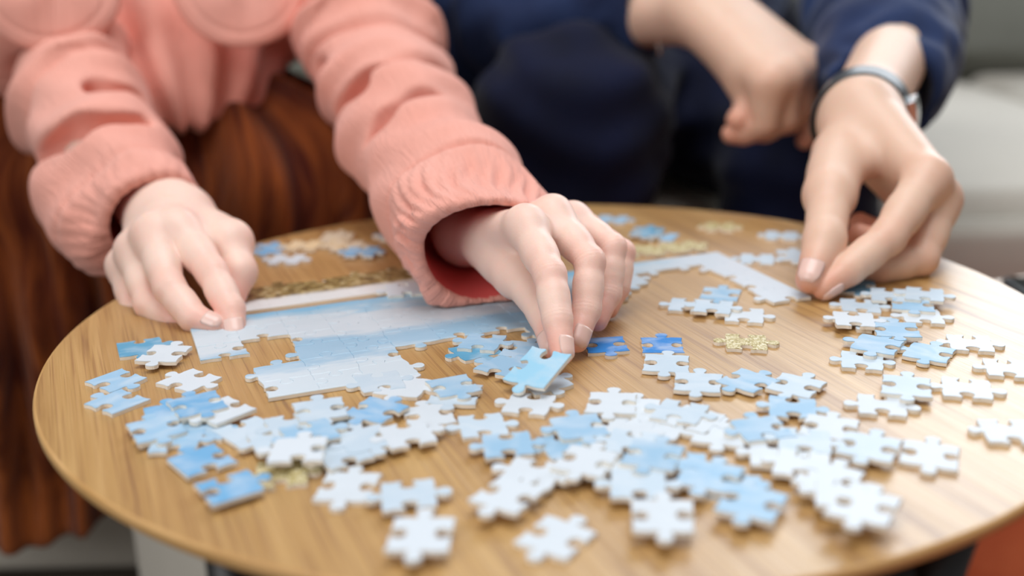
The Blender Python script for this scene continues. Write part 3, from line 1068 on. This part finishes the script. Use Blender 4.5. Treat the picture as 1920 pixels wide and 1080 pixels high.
# ---- assembled parts: one thing each, every piece a part of it
def assembled(name, label, origin, ang, cells, pu, pv, level, colfn, mats, seed):
    root = empty(name, origin, ang)
    root['label'] = label; root['category'] = 'jigsaw'
    rnd = random.Random(seed)
    S = set(cells)
    lines = {}
    def key(i, j, k): return (i, j, k)
    def corner(i, j):
        r_ = random.Random(seed * 1000 + i * 37 + j)
        jx = r_.uniform(-.0007, .0007); jy = r_.uniform(-.0006, .0006)
        if i in (0, 14): jx = 0
        if j in EDGE_ROWS[name]: jy = 0
        return (i * pu + jx, -j * pv + jy)
    def side(i, j, horizontal):
        """shared edge; sign says which way its knob points"""
        r_ = random.Random(seed * 7919 + i * 101 + j * 13 + (5 if horizontal else 0))
        return r_.choice((1, -1)), (r_.uniform(-.035, .035), r_.uniform(.93, 1.1))
    for (i, j) in cells:
        c = [corner(i + 1, j + 1), corner(i + 1, j), corner(i, j), corner(i, j + 1)]
        pts = []
        # right side upwards, top leftwards, left downwards, bottom rightwards
        spec = [((i + 1, j), False, 0), ((i, j), True, 1), ((i, j), False, 2), ((i, j + 1), True, 3)]
        for k, ((a, b_), hz, q) in enumerate(spec):
            p0 = c[k]; p1 = c[(k + 1) % 4]
            straight = (hz and (b_ in EDGE_ROWS[name])) or (not hz and a in EDGE_COLS[name])
            dx, dy = p1[0] - p0[0], p1[1] - p0[1]; L = math.hypot(dx, dy); nx, ny = dy / L, -dx / L
            if straight:
                pts += [p0, (p0[0] + dx * .5, p0[1] + dy * .5)]; continue
            sg, jit = side(a, b_, hz)
            fwd = q in (0, 1)
            kb = knob(1, jit)
            if not fwd: kb = [(1 - x, y) for x, y in kb[::-1]]
            dirn = sg if fwd else -sg
            SX, SY = .0205, .0175
            for (x, y) in kb[:-1]:
                xx = (x - .5) * SX / L + .5 if .35 < x < .65 else x
                pts.append((p0[0] + dx * xx + nx * y * dirn * SY, p0[1] + dy * xx + ny * y * dirn * SY))
        me = piece_mesh('piece', pts, TH, .00020)
        mm = mats(i, j)
        me.materials.append(mm); me.materials.append(BOARD)
        o = bpy.data.objects.new('piece', me); COL.objects.link(o); o.parent = root
        o.location = (0, 0, .00002 + (rnd.uniform(0, .00022)))
        o.color = (*colfn(i, j), 1)
    return root


def sky_mat():
    m, t, b = mat('jigsaw_sky_print', (.8, .85, .9), 0.30, 0.5)
    tc = nd(t, 'ShaderNodeTexCoord')
    mp = mapping(t, tc.outputs['Object'], (1, 3.2, 1), (0, 0, -.10))
    n = noise(t, mp.outputs[0], 11, 5, .6, .5)
    n2 = noise(t, mp.outputs[0], 60, 3, .6)
    sx = t.nodes.new('ShaderNodeSeparateXYZ'); lk(t, tc.outputs['Object'], sx.inputs[0])
    # the print: blue rim at the top left, cloud in the middle, blue towards the lower edge
    yv = mth(t, 'ADD', mth(t, 'MULTIPLY', sx.outputs[1], -11.0), mth(t, 'MULTIPLY', mth(t, 'SUBTRACT', n.outputs[0], .5), .75))
    yv = mth(t, 'ADD', yv, mth(t, 'MULTIPLY', mth(t, 'SUBTRACT', n2.outputs[0], .5), .25))
    r = ramp(t, yv, [(0.0, (0.20, 0.47, 0.68)), (.12, (0.34, 0.54, 0.68)), (.2, (0.54, 0.64, 0.71)), (.42, (0.58, 0.67, 0.74)), (.58, (0.30, 0.51, 0.68)), (.78, (0.34, 0.55, 0.72)), (.95, (.62, .73, .81))])
    xr = ramp(t, sx.outputs[0], [(.235, (0, 0, 0)), (.27, (1, 1, 1))])
    c = mix(t, xr.outputs[0], r.outputs[0], (0.64, 0.72, 0.80))
    lk(t, c, b.inputs[0])
    b.inputs['Coat Weight'].default_value = .15
    b.inputs['Coat Roughness'].default_value = .22
    return m


def city_mat():
    m, t, b = mat('jigsaw_city_print', (.5, .4, .2), 0.32, 0.5)
    tc = nd(t, 'ShaderNodeTexCoord')
    mp = mapping(t, tc.outputs['Object'], (1, 1.2, 1))
    n = noise(t, mp.outputs[0], 190, 5, .7)
    r = ramp(t, n.outputs[0], [(.34, (0.04, 0.03, 0.015)), (.47, (0.20, 0.14, 0.04)), (.57, (0.42, 0.32, 0.13)), (.68, (0.70, 0.62, 0.44))])
    sx = t.nodes.new('ShaderNodeSeparateXYZ'); lk(t, tc.outputs['Object'], sx.inputs[0])
    nn = noise(t, tc.outputs['Object'], 70, 3)
    yv = mth(t, 'ADD', mth(t, 'MULTIPLY', sx.outputs[1], -1.0), mth(t, 'MULTIPLY', mth(t, 'SUBTRACT', nn.outputs[0], .5), .008))
    ed = ramp(t, yv, [(.0215, (0, 0, 0)), (.0235, (1, 1, 1))])
    lk(t, mix(t, ed.outputs[0], r.outputs[0], (0.74, 0.77, 0.78)), b.inputs[0])
    b.inputs['Coat Weight'].default_value = .3
    return m


SKY = sky_mat(); CITY = city_mat()
EDGE_ROWS = {'jigsaw_sky_section': (0, 6), 'jigsaw_city_strip': (2,)}
EDGE_COLS = {'jigsaw_sky_section': (0, 14), 'jigsaw_city_strip': ()}
PU, PV = .02085, .018
cells = [(i, 0) for i in range(14)] + [(0, j) for j in range(1, 5)] + [(i, 1) for i in range(3, 14)] + [(i, 2) for i in range(4, 12)] + [(13, 2)] + \
        [(i, 3) for i in range(5, 12)] + [(6, 4)] + [(i, 4) for i in (10, 11, 12)] + [(i, 5) for i in (10, 11, 12)]
O0 = G(1345, 472, TH)
ang = math.radians(20.4)
# the grid runs from the far right corner to the left: mirror the column index so that x grows along the far edge
root_pos = O0 + np.array([-math.cos(ang), -math.sin(ang), 0]) * PU * 14
sky = assembled('jigsaw_sky_section', 'large joined pale blue sky section of the jigsaw with a straight far edge', (root_pos[0], root_pos[1], TT), ang,
                [(13 - i, j) for i, j in cells], PU, PV, 0, lambda i, j: (1, 1, 1), lambda i, j: SKY, 3)
u_ = np.array([math.cos(ang + .02), math.sin(ang + .02), 0]); v_ = np.array([-math.sin(ang + .02), math.cos(ang + .02), 0])
sp_ = O0 - u_ * .292 + v_ * .0475
city = assembled('jigsaw_city_strip', 'joined golden brown strip of the jigsaw with a white lower edge, beyond the sky section', (sp_[0], sp_[1], TT), ang + .02,
                 [(i, j) for i in range(1, 6) for j in (0, 1)], PU, .0178, 0, lambda i, j: (1, 1, 1), lambda i, j: CITY, 11)
gp = O0 - u_ * .052 + v_ * .030
goldm = assembled('jigsaw_gold_strip', 'short joined gold strip of the jigsaw touching the far edge of the sky section', (gp[0], gp[1], TT), ang,
                  [(0, 0), (1, 0), (0, 1), (-1, 0)][:3], PU, .0165, 0, lambda i, j: (1, 1, 1), lambda i, j: GOLDP, 17) if False else None
place_all([(x, y, 240, -30, '+-+-', 'G', 0, lb) for (x, y, lb) in ((1190, 470, 'gold piece at the left of the gold row beyond the sky section'), (1240, 466, 'gold piece in the middle of the gold row beyond the sky section'), (1285, 461, 'gold piece at the right of the gold row beyond the sky section'))])
# ------------------------------------------------------------------ the girl in pink
girl = empty('person', (P(300, 300, .9)[0], P(300, 300, .9)[1], .33))
tag(girl, 'seated person in a pink blouse with round collar and rust skirt, reaching with both hands', 'person')


def wrinkle(p, f, s=0.0):
    x, y, z = p[:, 0] * f, p[:, 1] * f, p[:, 2] * f
    return (np.sin(x + 1.7 * np.sin(y * .9 + s) + s) * np.cos(z * 1.1 + 1.3 * np.sin(x * .7 - s)) + .5 * np.sin(2.1 * z + 1.9 * y + s * 2 + 1.2 * np.sin(1.4 * x)))


def fabric(name, fn, lo, hi, vox, m, par, axis, lining=None):
    V, Q = nets(fn, lo, hi, vox)
    al, ar, _ = limb_coords(V, axis)
    mi = None
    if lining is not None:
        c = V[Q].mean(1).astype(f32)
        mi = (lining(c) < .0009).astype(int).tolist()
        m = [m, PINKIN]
    me = mesh_from(name, V, Q, True, {'along': al, 'around': ar}, mi)
    return link(name, me, m, par)


# bodies: both hands are grown finely, arms and trunk continue inside the clothes
def body_rest(pts_list, lo, hi, vox=.008):
    def fn(p):
        d = None
        for pts, rad in pts_list:
            e = chain(p, pts, rad, .03)
            d = e if d is None else smin(d, e, .03)
        return d
    return nets(fn, lo, hi, vox)


sh_r = P(60, -30, .87); sh_l = P(600, -90, .88)
chest = P(320, -120, .93); hip = P(330, 260, .90)
neck = P(330, -330, .95)
rest = body_rest([([g_left.ae, P(768, 245, .705), P(693, 95, .80), sh_l, chest], (.012, .015, .02, .03, .06)),
                  ([g_right.ae, P(197, 300, .70), P(150, 193, .76), P(92, 90, .815), sh_r, chest], (.017, .017, .018, .02, .03, .06)),
                  ([neck, chest, P(330, 60, .92), hip], (.035, .075, .07, .075))],
                 P(0, 0, 1) * 0 + np.array([-.55, .45, .30]), np.array([.05, 1.12, .90]))
gb = [g_left.grid(HV), g_right.grid(HV), rest]
V, Q = merge(gb)
red = np.maximum(g_left.red(V), g_right.red(V))
link('body', mesh_from('body', V, Q, True, {'red': red}), SKIN_W, girl)
cu = P(1046, 592, .30) - P(1046, 592, .478)
g_left.nail('fingernail', g_left.f[0], g_left.fr[0], CX * .55 - CF * .55 + CY * .25, girl, L=.0095)
g_left.nail('fingernail', g_left.f[1], g_left.fr[1], CX * .45 - CF * .75 + CY * .3, girl, L=.0095)
g_left.nail('fingernail', g_left.th, g_left.tr, -CX * .8 - CF * .4, girl, L=.0095)
g_right.nail('fingernail', g_right.f[0], g_right.fr[0], -CF * .8 + CY * .35 + CX * .15, girl, L=.0100)
g_right.nail('fingernail', g_right.f[1], g_right.fr[1], -CF * .6 + CY * .6 + CX * .2, girl, L=.0090)


# sleeves -------------------------------------------------------------
def sleeve(pts, rad, mouth_r, ring_amp, folds, seed, cuff_len=.045, gather=36, ga=1.0, tilt=None, extra=()):
    pts = [np.asarray(q, float) for q in pts]
    wend = pts[-1] - pts[-2]; L = np.linalg.norm(wend); w = wend / L
    up_ = CY - w * (CY @ w); up_ /= np.linalg.norm(up_)
    tot = sum(np.linalg.norm(pts[i + 1] - pts[i]) for i in range(len(pts) - 1))
    def fn(p):
        p0 = p
        if tilt:      # the cuff sags on to the back of the hand
            q = p - pts[-1].astype(f32)
            hh_ = np.maximum(0, q @ up_.astype(f32)); tt = q @ w.astype(f32)
            p = (p + up_.astype(f32) * (hh_ * .40 * np.clip((tt + .055) / .045, 0, 1))[:, None]).astype(f32)
        al, ar, _ = limb_coords(p, pts)
        al = al.astype(f32); ar = ar.astype(f32)
        d = chain(p, pts, rad, .018)
        for (sg, a, b_, ra, rb, k) in extra:
            e = seg(p, a, b_, ra, rb)
            d = smin(d, e, k) if sg > 0 else smax(d, -e, k)
        dd = -wrinkle(p, 62, seed) * .0022
        for (pos, wd2, amp, ph, tw) in folds:
            x = (al - pos + tw * np.cos(ar - ph)) / wd2
            env = .7 + .3 * np.cos((ar - ph) * .5) ** 2
            dd += -amp * np.exp(-x * x) * env
        # gathers near the cuff
        near = np.exp(-((al - (tot - .012)) / .027) ** 2)
        dd += -near * .0013 * ga * (np.sin(ar * gather + 3 * np.sin(al * 90 + ar * 2)) + .6 * np.sin(ar * gather * .53 + 1.2))
        dd += .0045 * np.exp(-((al - (tot - cuff_len)) / .0030) ** 2) * ring_amp
        dd -= .0028 * ring_amp / (1 + np.exp(-(al - (tot - cuff_len + .003)) / .0015))
        d = d + dd
        # cut the end flat with a rolled rim and hollow it
        t = ((p0 - pts[-1].astype(f32)) @ w.astype(f32)) - (tilt or 0) * np.maximum(0, (p0 - pts[-1].astype(f32)) @ up_.astype(f32)) + .0005 * np.sin(ar * gather * .8)
        d = smax(d, t, .005)
        inner = chain(p, [pts[-2] * .6 + pts[-1] * .4, pts[-1] + w * .03], [rad[-1] * .74, mouth_r], .01)
        d = smax(d, -inner, .003)
        if tilt: d = smax(d, TT + .0022 - p0[:, 2], .003)
        return d
    def lining(p):
        q = p - pts[-1].astype(f32)
        tt = q @ w.astype(f32)
        if tilt:
            p = (p + up_.astype(f32) * (np.maximum(0, q @ up_.astype(f32)) * .40 * np.clip((tt + .055) / .045, 0, 1))[:, None]).astype(f32)
        e = chain(p, [pts[-2] * .6 + pts[-1] * .4, pts[-1] + w * .03], [rad[-1] * .74, mouth_r], .01)
        return np.where(tt - (tilt or 0) * np.maximum(0, q @ up_.astype(f32)) > -.0035, 1.0, np.abs(e) * 1.0 - .0004)
    fn.lining = lining
    return fn, pts


def arm_lo_hi(pts, m):
    a = np.array(pts)
    return a.min(0) - m, a.max(0) + m


SL = [P(640, -75, .88), P(693, 95, .800), P(762, 240, .705), P(842, 368, .614), P(912, 456, .543)]
fn, ax = sleeve(SL, (.052, .043, .0400, .0370, .0372), .0320, 1.0,
                [(.072, .007, .012, 1.0, .015), (.098, .006, -.011, 1.0, .014), (.122, .008, .008, 4.0, -.02), (.148, .006, -.009, 1.5, .022), (.185, .012, .007, 2.2, .024), (.215, .006, -.007, 2.2, .024)], .3, .052, 34,  1.0, .50,
                [(1, P(762, 92, .775), P(772, 100, .775), .019, .017, .012),
                 (-1, P(598, 128, .758), P(645, 152, .733), .006, .009, .008), (-1, P(645, 152, .733), P(735, 138, .737), .009, .005, .008),
                 (-1, P(640, 222, .715), P(700, 168, .692), .006, .009, .009), (-1, P(700, 168, .692), P(800, 162, .705), .009, .005, .009),
                 (-1, P(708, 305, .650), P(738, 228, .645), .005, .008, .010), (-1, P(738, 228, .645), P(795, 198, .652), .008, .008, .010), (-1, P(795, 198, .652), P(862, 246, .668), .008, .004, .010)])
lo, hi = arm_lo_hi(SL, .065)
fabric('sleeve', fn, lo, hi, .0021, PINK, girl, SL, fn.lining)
SR = [P(30, -40, .86), P(104, 90, .81), P(156, 195, .755), P(200, 300, .700), P(290, 418, .636)]
fn, ax = sleeve(SR, (.050, .040, .0385, .0375, .0315), .0250, .35,
                [(.060, .009, .010, 2.0, .016), (.088, .006, -.013, 2.0, .016), (.118, .011, .010, 5.0, -.02), (.142, .006, -.010, 1.0, .020), (.168, .008, .006, 3.0, .012), (.19, .006, -.006, 4.0, .016)], 2.1, .03, 30, .35, None,
                [(1, P(76, 220, .765), P(90, 240, .755), .016, .016, .012), (1, P(134, 392, .68), P(180, 435, .655), .019, .023, .02),
                 (-1, P(82, 305, .688), P(150, 248, .664), .007, .010, .009), (-1, P(150, 248, .664), P(262, 240, .683), .010, .007, .009),
                 (-1, P(118, 205, .715), P(190, 170, .705), .006, .008, .009), (-1, P(190, 170, .705), P(262, 185, .725), .008, .005, .009),
                 (-1, P(40, 130, .77), P(120, 120, .755), .006, .007, .009)])
lo, hi = arm_lo_hi(SR, .065)
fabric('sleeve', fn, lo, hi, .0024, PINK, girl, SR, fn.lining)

# blouse body
BT = [P(330, -260, .96), P(315, -60, .93), P(325, 110, .885), P(338, 195, .855)]


def blouse(p):
    d = chain(p, BT, (.085, .098, .078, .060), .03)
    al, ar, _ = limb_coords(p, BT)
    d = smin(d, seg(p, P(130, -60, .92), P(560, -60, .92), .062, .062), .05)
    d = smin(d, seg(p, P(295, 200, .865), P(378, 196, .865), .024, .024), .03)
    d = smax(d, P(340, 234, .825)[2] - p[:, 2], .006)
    d = d - .004 * np.sin(ar * 11 + 1.2 * np.sin(al * 20)) * np.clip(al * 6, 0, 1).astype(f32) - wrinkle(p, 40, 1.0) * .0015
    return d


fabric('blouse', blouse, np.array([-.47, .66, .31]), np.array([.0, 1.12, .87]), .0045, PINK, girl, BT)


# two big round collar lobes: padded cloth discs with a raised edge seam
def collar(c, rx, ry, nrm, up, bend, rot=0.0):
    nrm = nrm / np.linalg.norm(nrm); up = up - nrm * (up @ nrm); up /= np.linalg.norm(up); sd = np.cross(up, nrm)
    nr, na = 34, 96
    V, Fc = [], []
    for side in (0, 1):
        for i in range(nr + 1):
            r = i / nr
            for j in range(na):
                a = 2 * math.pi * j / na
                x, y = r * rx * math.cos(a), r * ry * math.sin(a)
                z = -bend * ((x / rx) ** 2) * .9 - bend * .9 * ((y / ry) ** 2)
                th = .0024 * math.sqrt(max(0, 1 - r ** 10))
                g = .0016 * math.exp(-((r - .80) / .018) ** 2)
                z += (th - g if side == 0 else -th * 1.2) + .0012 * math.sin(3 * a + 5 * r)
                V.append(np.asarray(c) + sd * x + up * y + nrm * z)
    n1 = (nr + 1) * na
    for side in (0, 1):
        for i in range(nr):
            for j in range(na):
                a = side * n1 + i * na + j; b_ = side * n1 + i * na + (j + 1) % na
                q = (a, b_, b_ + na, a + na)
                Fc.append(q if side == 0 else q[::-1])
    for j in range(na):
        a = nr * na + j; b_ = nr * na + (j + 1) % na
        Fc.append((a, b_, n1 + b_, n1 + a))
    me = mesh_from('collar', V, Fc, True, {'along': [0] * len(V), 'around': [v[0] * 30 for v in V]})
    return link('collar', me, PINK, girl)


cdir = P(0, 0, 0) - P(300, 0, .8)
collar(P(88, -32, .742), .046, .044, cdir + CY * .45 * np.linalg.norm(cdir), CY, .012)
collar(P(450, -38, .785), .047, .047, cdir + CY * .45 * np.linalg.norm(cdir), CY, .010)

# skirt: lap, knees and the pleated fall on the left -----------------
SK = [P(330, 250, .93), P(60, 420, .80), P(40, 700, .80), P(60, 1010, .86)]
hem_z = P(110, 1028, .84)[2]


def skirt(p):
    d = seg(p, P(330, 250, .95), P(30, 330, .86), .085, .070)
    d = smin(d, seg(p, P(330, 290, .97), P(610, 362, .885), .078, .071), .03)
    d = smin(d, seg(p, P(200, 330, .90), P(480, 375, .87), .062, .062), .05)
    fall = chain(p, [P(20, 370, .86), P(20, 620, .90), P(60, 1060, .95)], (.085, .098, .112), .05)
    d = smin(d, fall, .04)
    fall2 = chain(p, [P(430, 380, .93), P(420, 700, 1.02)], (.09, .10), .05)
    d = smin(d, fall2, .05)
    q = p - P(330, 230, .93).astype(f32)
    a = np.arctan2(q[:, 0], -q[:, 1] + .10)
    down = np.clip((.45 - p[:, 2]) * 6, 0, 1)
    xx = p[:, 0] + .25 * p[:, 1]
    pl = np.sin(xx * 230 + 2 * np.sin(p[:, 2] * 14) + 5 * p[:, 2]) * .0060 + np.sin(xx * 131 + 1.3) * .0055
    rad_ = np.sin(a * 24 + 1.5 * np.sin(np.sqrt((q * q).sum(1)) * 26)) * .0095
    d = d - (pl * down + rad_ * (1 - down)) - wrinkle(p, 30, .5) * .002
    d = smax(d, (hem_z + .0015 * np.sin(xx * 120)) - p[:, 2], .004)
    return d


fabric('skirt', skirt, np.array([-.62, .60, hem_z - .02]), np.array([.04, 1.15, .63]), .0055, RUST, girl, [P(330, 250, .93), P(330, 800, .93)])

# ------------------------------------------------------------------ the man in navy
man = empty('person', (P(1200, 200, 1.2)[0], P(1200, 200, 1.2)[1], .33))
tag(man, 'seated person in navy jacket and trousers, one hand on the jigsaw, one hanging down', 'person')
mrest = body_rest([([m_left.ae, P(1690, -20, .88), P(1620, -330, 1.1), P(1250, -420, 1.25)], (.024, .034, .045, .09)),
                   ([m_right.ae, P(900, 40, 1.0), P(850, -330, 1.15), P(1250, -420, 1.25)], (.025, .036, .045, .09)),
                   ([P(1250, -480, 1.25), P(1220, -100, 1.28), P(1220, 150, 1.3)], (.10, .11, .11)),
                   ([P(1220, 150, 1.3), P(1070, 245, .96)], (.07, .035)), ([P(1220, 150, 1.3), P(1490, 345, 1.02)], (.07, .03))],
                  np.array([-.15, .55, .30]), np.array([.55, 1.48, .93]), .011)
V, Q = merge([m_left.grid(HV * 1.05), m_right.grid(.0014), mrest])
red = np.maximum(m_left.red(V), m_right.red(V) * 1.1)
link('body', mesh_from('body', V, Q, True, {'red': red}), SKIN_M, man)
m_left.nail('fingernail', m_left.th, m_left.tr, -CF * .8 - CX * .35 + CY * .2, man, L=.0125)
m_left.nail('fingernail', m_left.f[0], m_left.fr[0], CX * .3 - CF * .3 - CY * .6, man, L=.011)

TR = [P(1180, 110, 1.33), P(1065, 235, .905), P(1060, 700, .97)]


def trousers(p):
    d = chain(p, TR, (.10, .073, .062), .03)
    d2 = chain(p, [P(1230, 110, 1.33), P(1505, 285, .975), P(1510, 800, 1.05)], (.10, .066, .056), .03)
    d = smin(d, d2, .02)
    d = smin(d, seg(p, P(1290, 170, 1.2), P(1340, 225, 1.06), .06, .055), .03)
    d = smin(d, seg(p, P(1200, 150, 1.15), P(1300, 185, 1.12), .075, .07), .03)
    d = smin(d, seg(p, P(1100, 90, 1.33), P(1330, 90, 1.33), .115, .115), .05)
    d = d - wrinkle(p, 33, 2.2) * .0032 - .0025 * np.sin(p[:, 2] * 130 + 4 * np.sin(p[:, 0] * 22))
    return smax(d, .08 - p[:, 2], .004)


fabric('trousers', trousers, np.array([-.12, .74, .06]), np.array([.45, 1.50, .75]), .0075, NAVYP, man, TR)

JK = [P(1230, -430, 1.28), P(1210, -120, 1.28), P(1210, 70, 1.28)]


def jacket(p):
    d = chain(p, JK, (.13, .145, .150), .05)
    d = smin(d, seg(p, P(830, -330, 1.2), P(1640, -330, 1.15), .085, .085), .06)
    d = smin(d, chain(p, [P(850, -330, 1.15), P(880, 20, 1.02)], (.075, .068), .05), .03)
    d = d - wrinkle(p, 26, .2) * .0055
    return d


fabric('jacket', jacket, np.array([-.28, .88, .41]), np.array([.62, 1.62, .97]), .009, NAVY, man, JK)
MR = [P(840, -40, 1.02), P(900, 20, .99), P(1040, 18, .945), P(1160, 8, .915), P(1226, 10, .893)]
fn, ax = sleeve(MR, (.074, .068, .054, .044, .039), .034, 0.0,
                [(.06, .012, .009, .5, .02), (.09, .009, -.008, .5, .02), (.13, .012, .007, 2.5, -.02), (.16, .012, -.006, 4, .02)], 1.0, .03, 9)
lo, hi = arm_lo_hi(MR, .09)
fabric('sleeve', fn, lo, hi, .0045, NAVY, man, MR)
ML = [P(1610, -200, 1.02), P(1640, -60, .92), P(1655, 40, .86), P(1660, 118, .795), P(1655, 178, .745)]
fn, ax = sleeve(ML, (.066, .058, .056, .047, .0375), .0335, 0.0,
                [(.12, .010, .006, 0.5, .02), (.16, .010, -.006, 1.5, .02), (.20, .008, .005, 3.0, -.02), (.235, .008, -.004, 4.5, .012)], 4.0, .03, 9)
lo, hi = arm_lo_hi(ML, .08)
fabric('sleeve', fn, lo, hi, .0035, NAVY, man, ML)

STEEL, _t, _b = mat('brushed_steel', (0.62, 0.63, 0.64), .25, .5, metal=1.0)
# zip pull at the jacket cuff
zp = P(1236, 82, .872)
bm = bmesh.new()
bmesh.ops.create_uvsphere(bm, u_segments=14, v_segments=10, radius=1)
for v in bm.verts: v.co = Vector((v.co.x * .0022, v.co.y * .0016, v.co.z * (.0075 if v.co.z > 0 else .0095)))
me = bpy.data.meshes.new('zip_pull'); bm.to_mesh(me); bm.free()
me.polygons.foreach_set('use_smooth', [True] * len(me.polygons))
me.transform(Matrix.Translation(Vector(zp)))
o = link('zip_pull', me, STEEL, man); o['label'] = 'small steel zip pull hanging at the cuff'

# wristwatch on the left wrist -----------------------------------------
wa = m_left.ae - m_left.w; wa /= np.linalg.norm(wa)
wc = m_left.w + wa * .004
e1 = m_left.f[3][0] - m_left.f[0][0]; e1 = CX - wa * (CX @ wa); e1 /= np.linalg.norm(e1); e2 = np.cross(wa, e1)
watch = empty('wristwatch', tuple(wc))
tag(watch, 'steel wristwatch with a dark strap on the wrist of the hand at the right', 'watch')


def band(name, hw, off, th, m, a0=0, a1=2 * math.pi, n=90, slant=.0):
    V, Fc = [], []
    full = abs(a1 - a0 - 2 * math.pi) < 1e-3
    for i in range(n if full else n + 1):
        a = a0 + (a1 - a0) * i / n
        dirn = e1 * math.cos(a) + e2 * math.sin(a)
        rr = .05
        base = wc + wa * slant * math.cos(a)
        for _ in range(12):
            rr -= float(m_left.sdf((base + dirn * rr)[None].astype(f32))[0]) * .8
        for (z, q) in ((-hw, off), (-hw * .8, off + th), (hw * .8, off + th), (hw, off)):
            V.append(base + dirn * (rr + q) + wa * z)
    cnt = len(V) // 4
    for i in range(cnt if full else cnt - 1):
        j = (i + 1) % cnt
        for k in range(4):
            Fc.append((i * 4 + k, j * 4 + k, j * 4 + (k + 1) % 4, i * 4 + (k + 1) % 4))
    if not full:
        Fc.append((0, 1, 2, 3)); b_ = (cnt - 1) * 4; Fc.append((b_ + 3, b_ + 2, b_ + 1, b_))
    me = mesh_from(name, V, Fc, False)
    bm = bmesh.new(); bm.from_mesh(me); bmesh.ops.recalc_face_normals(bm, faces=bm.faces); bm.to_mesh(me); bm.free()
    return link(name, me, m, watch)


STRAP, _t, _b = mat('dark_watch_strap', (0.05, 0.055, 0.06), .35, .6)
band('strap', .0078, .0006, .0016, STRAP, slant=.008)
band('case', .0085, .0024, .0042, STEEL, -.45, .42, 16, slant=.008)
band('clasp', .0050, .0023, .0010, STEEL, .8, 2.0, 16, slant=.008)
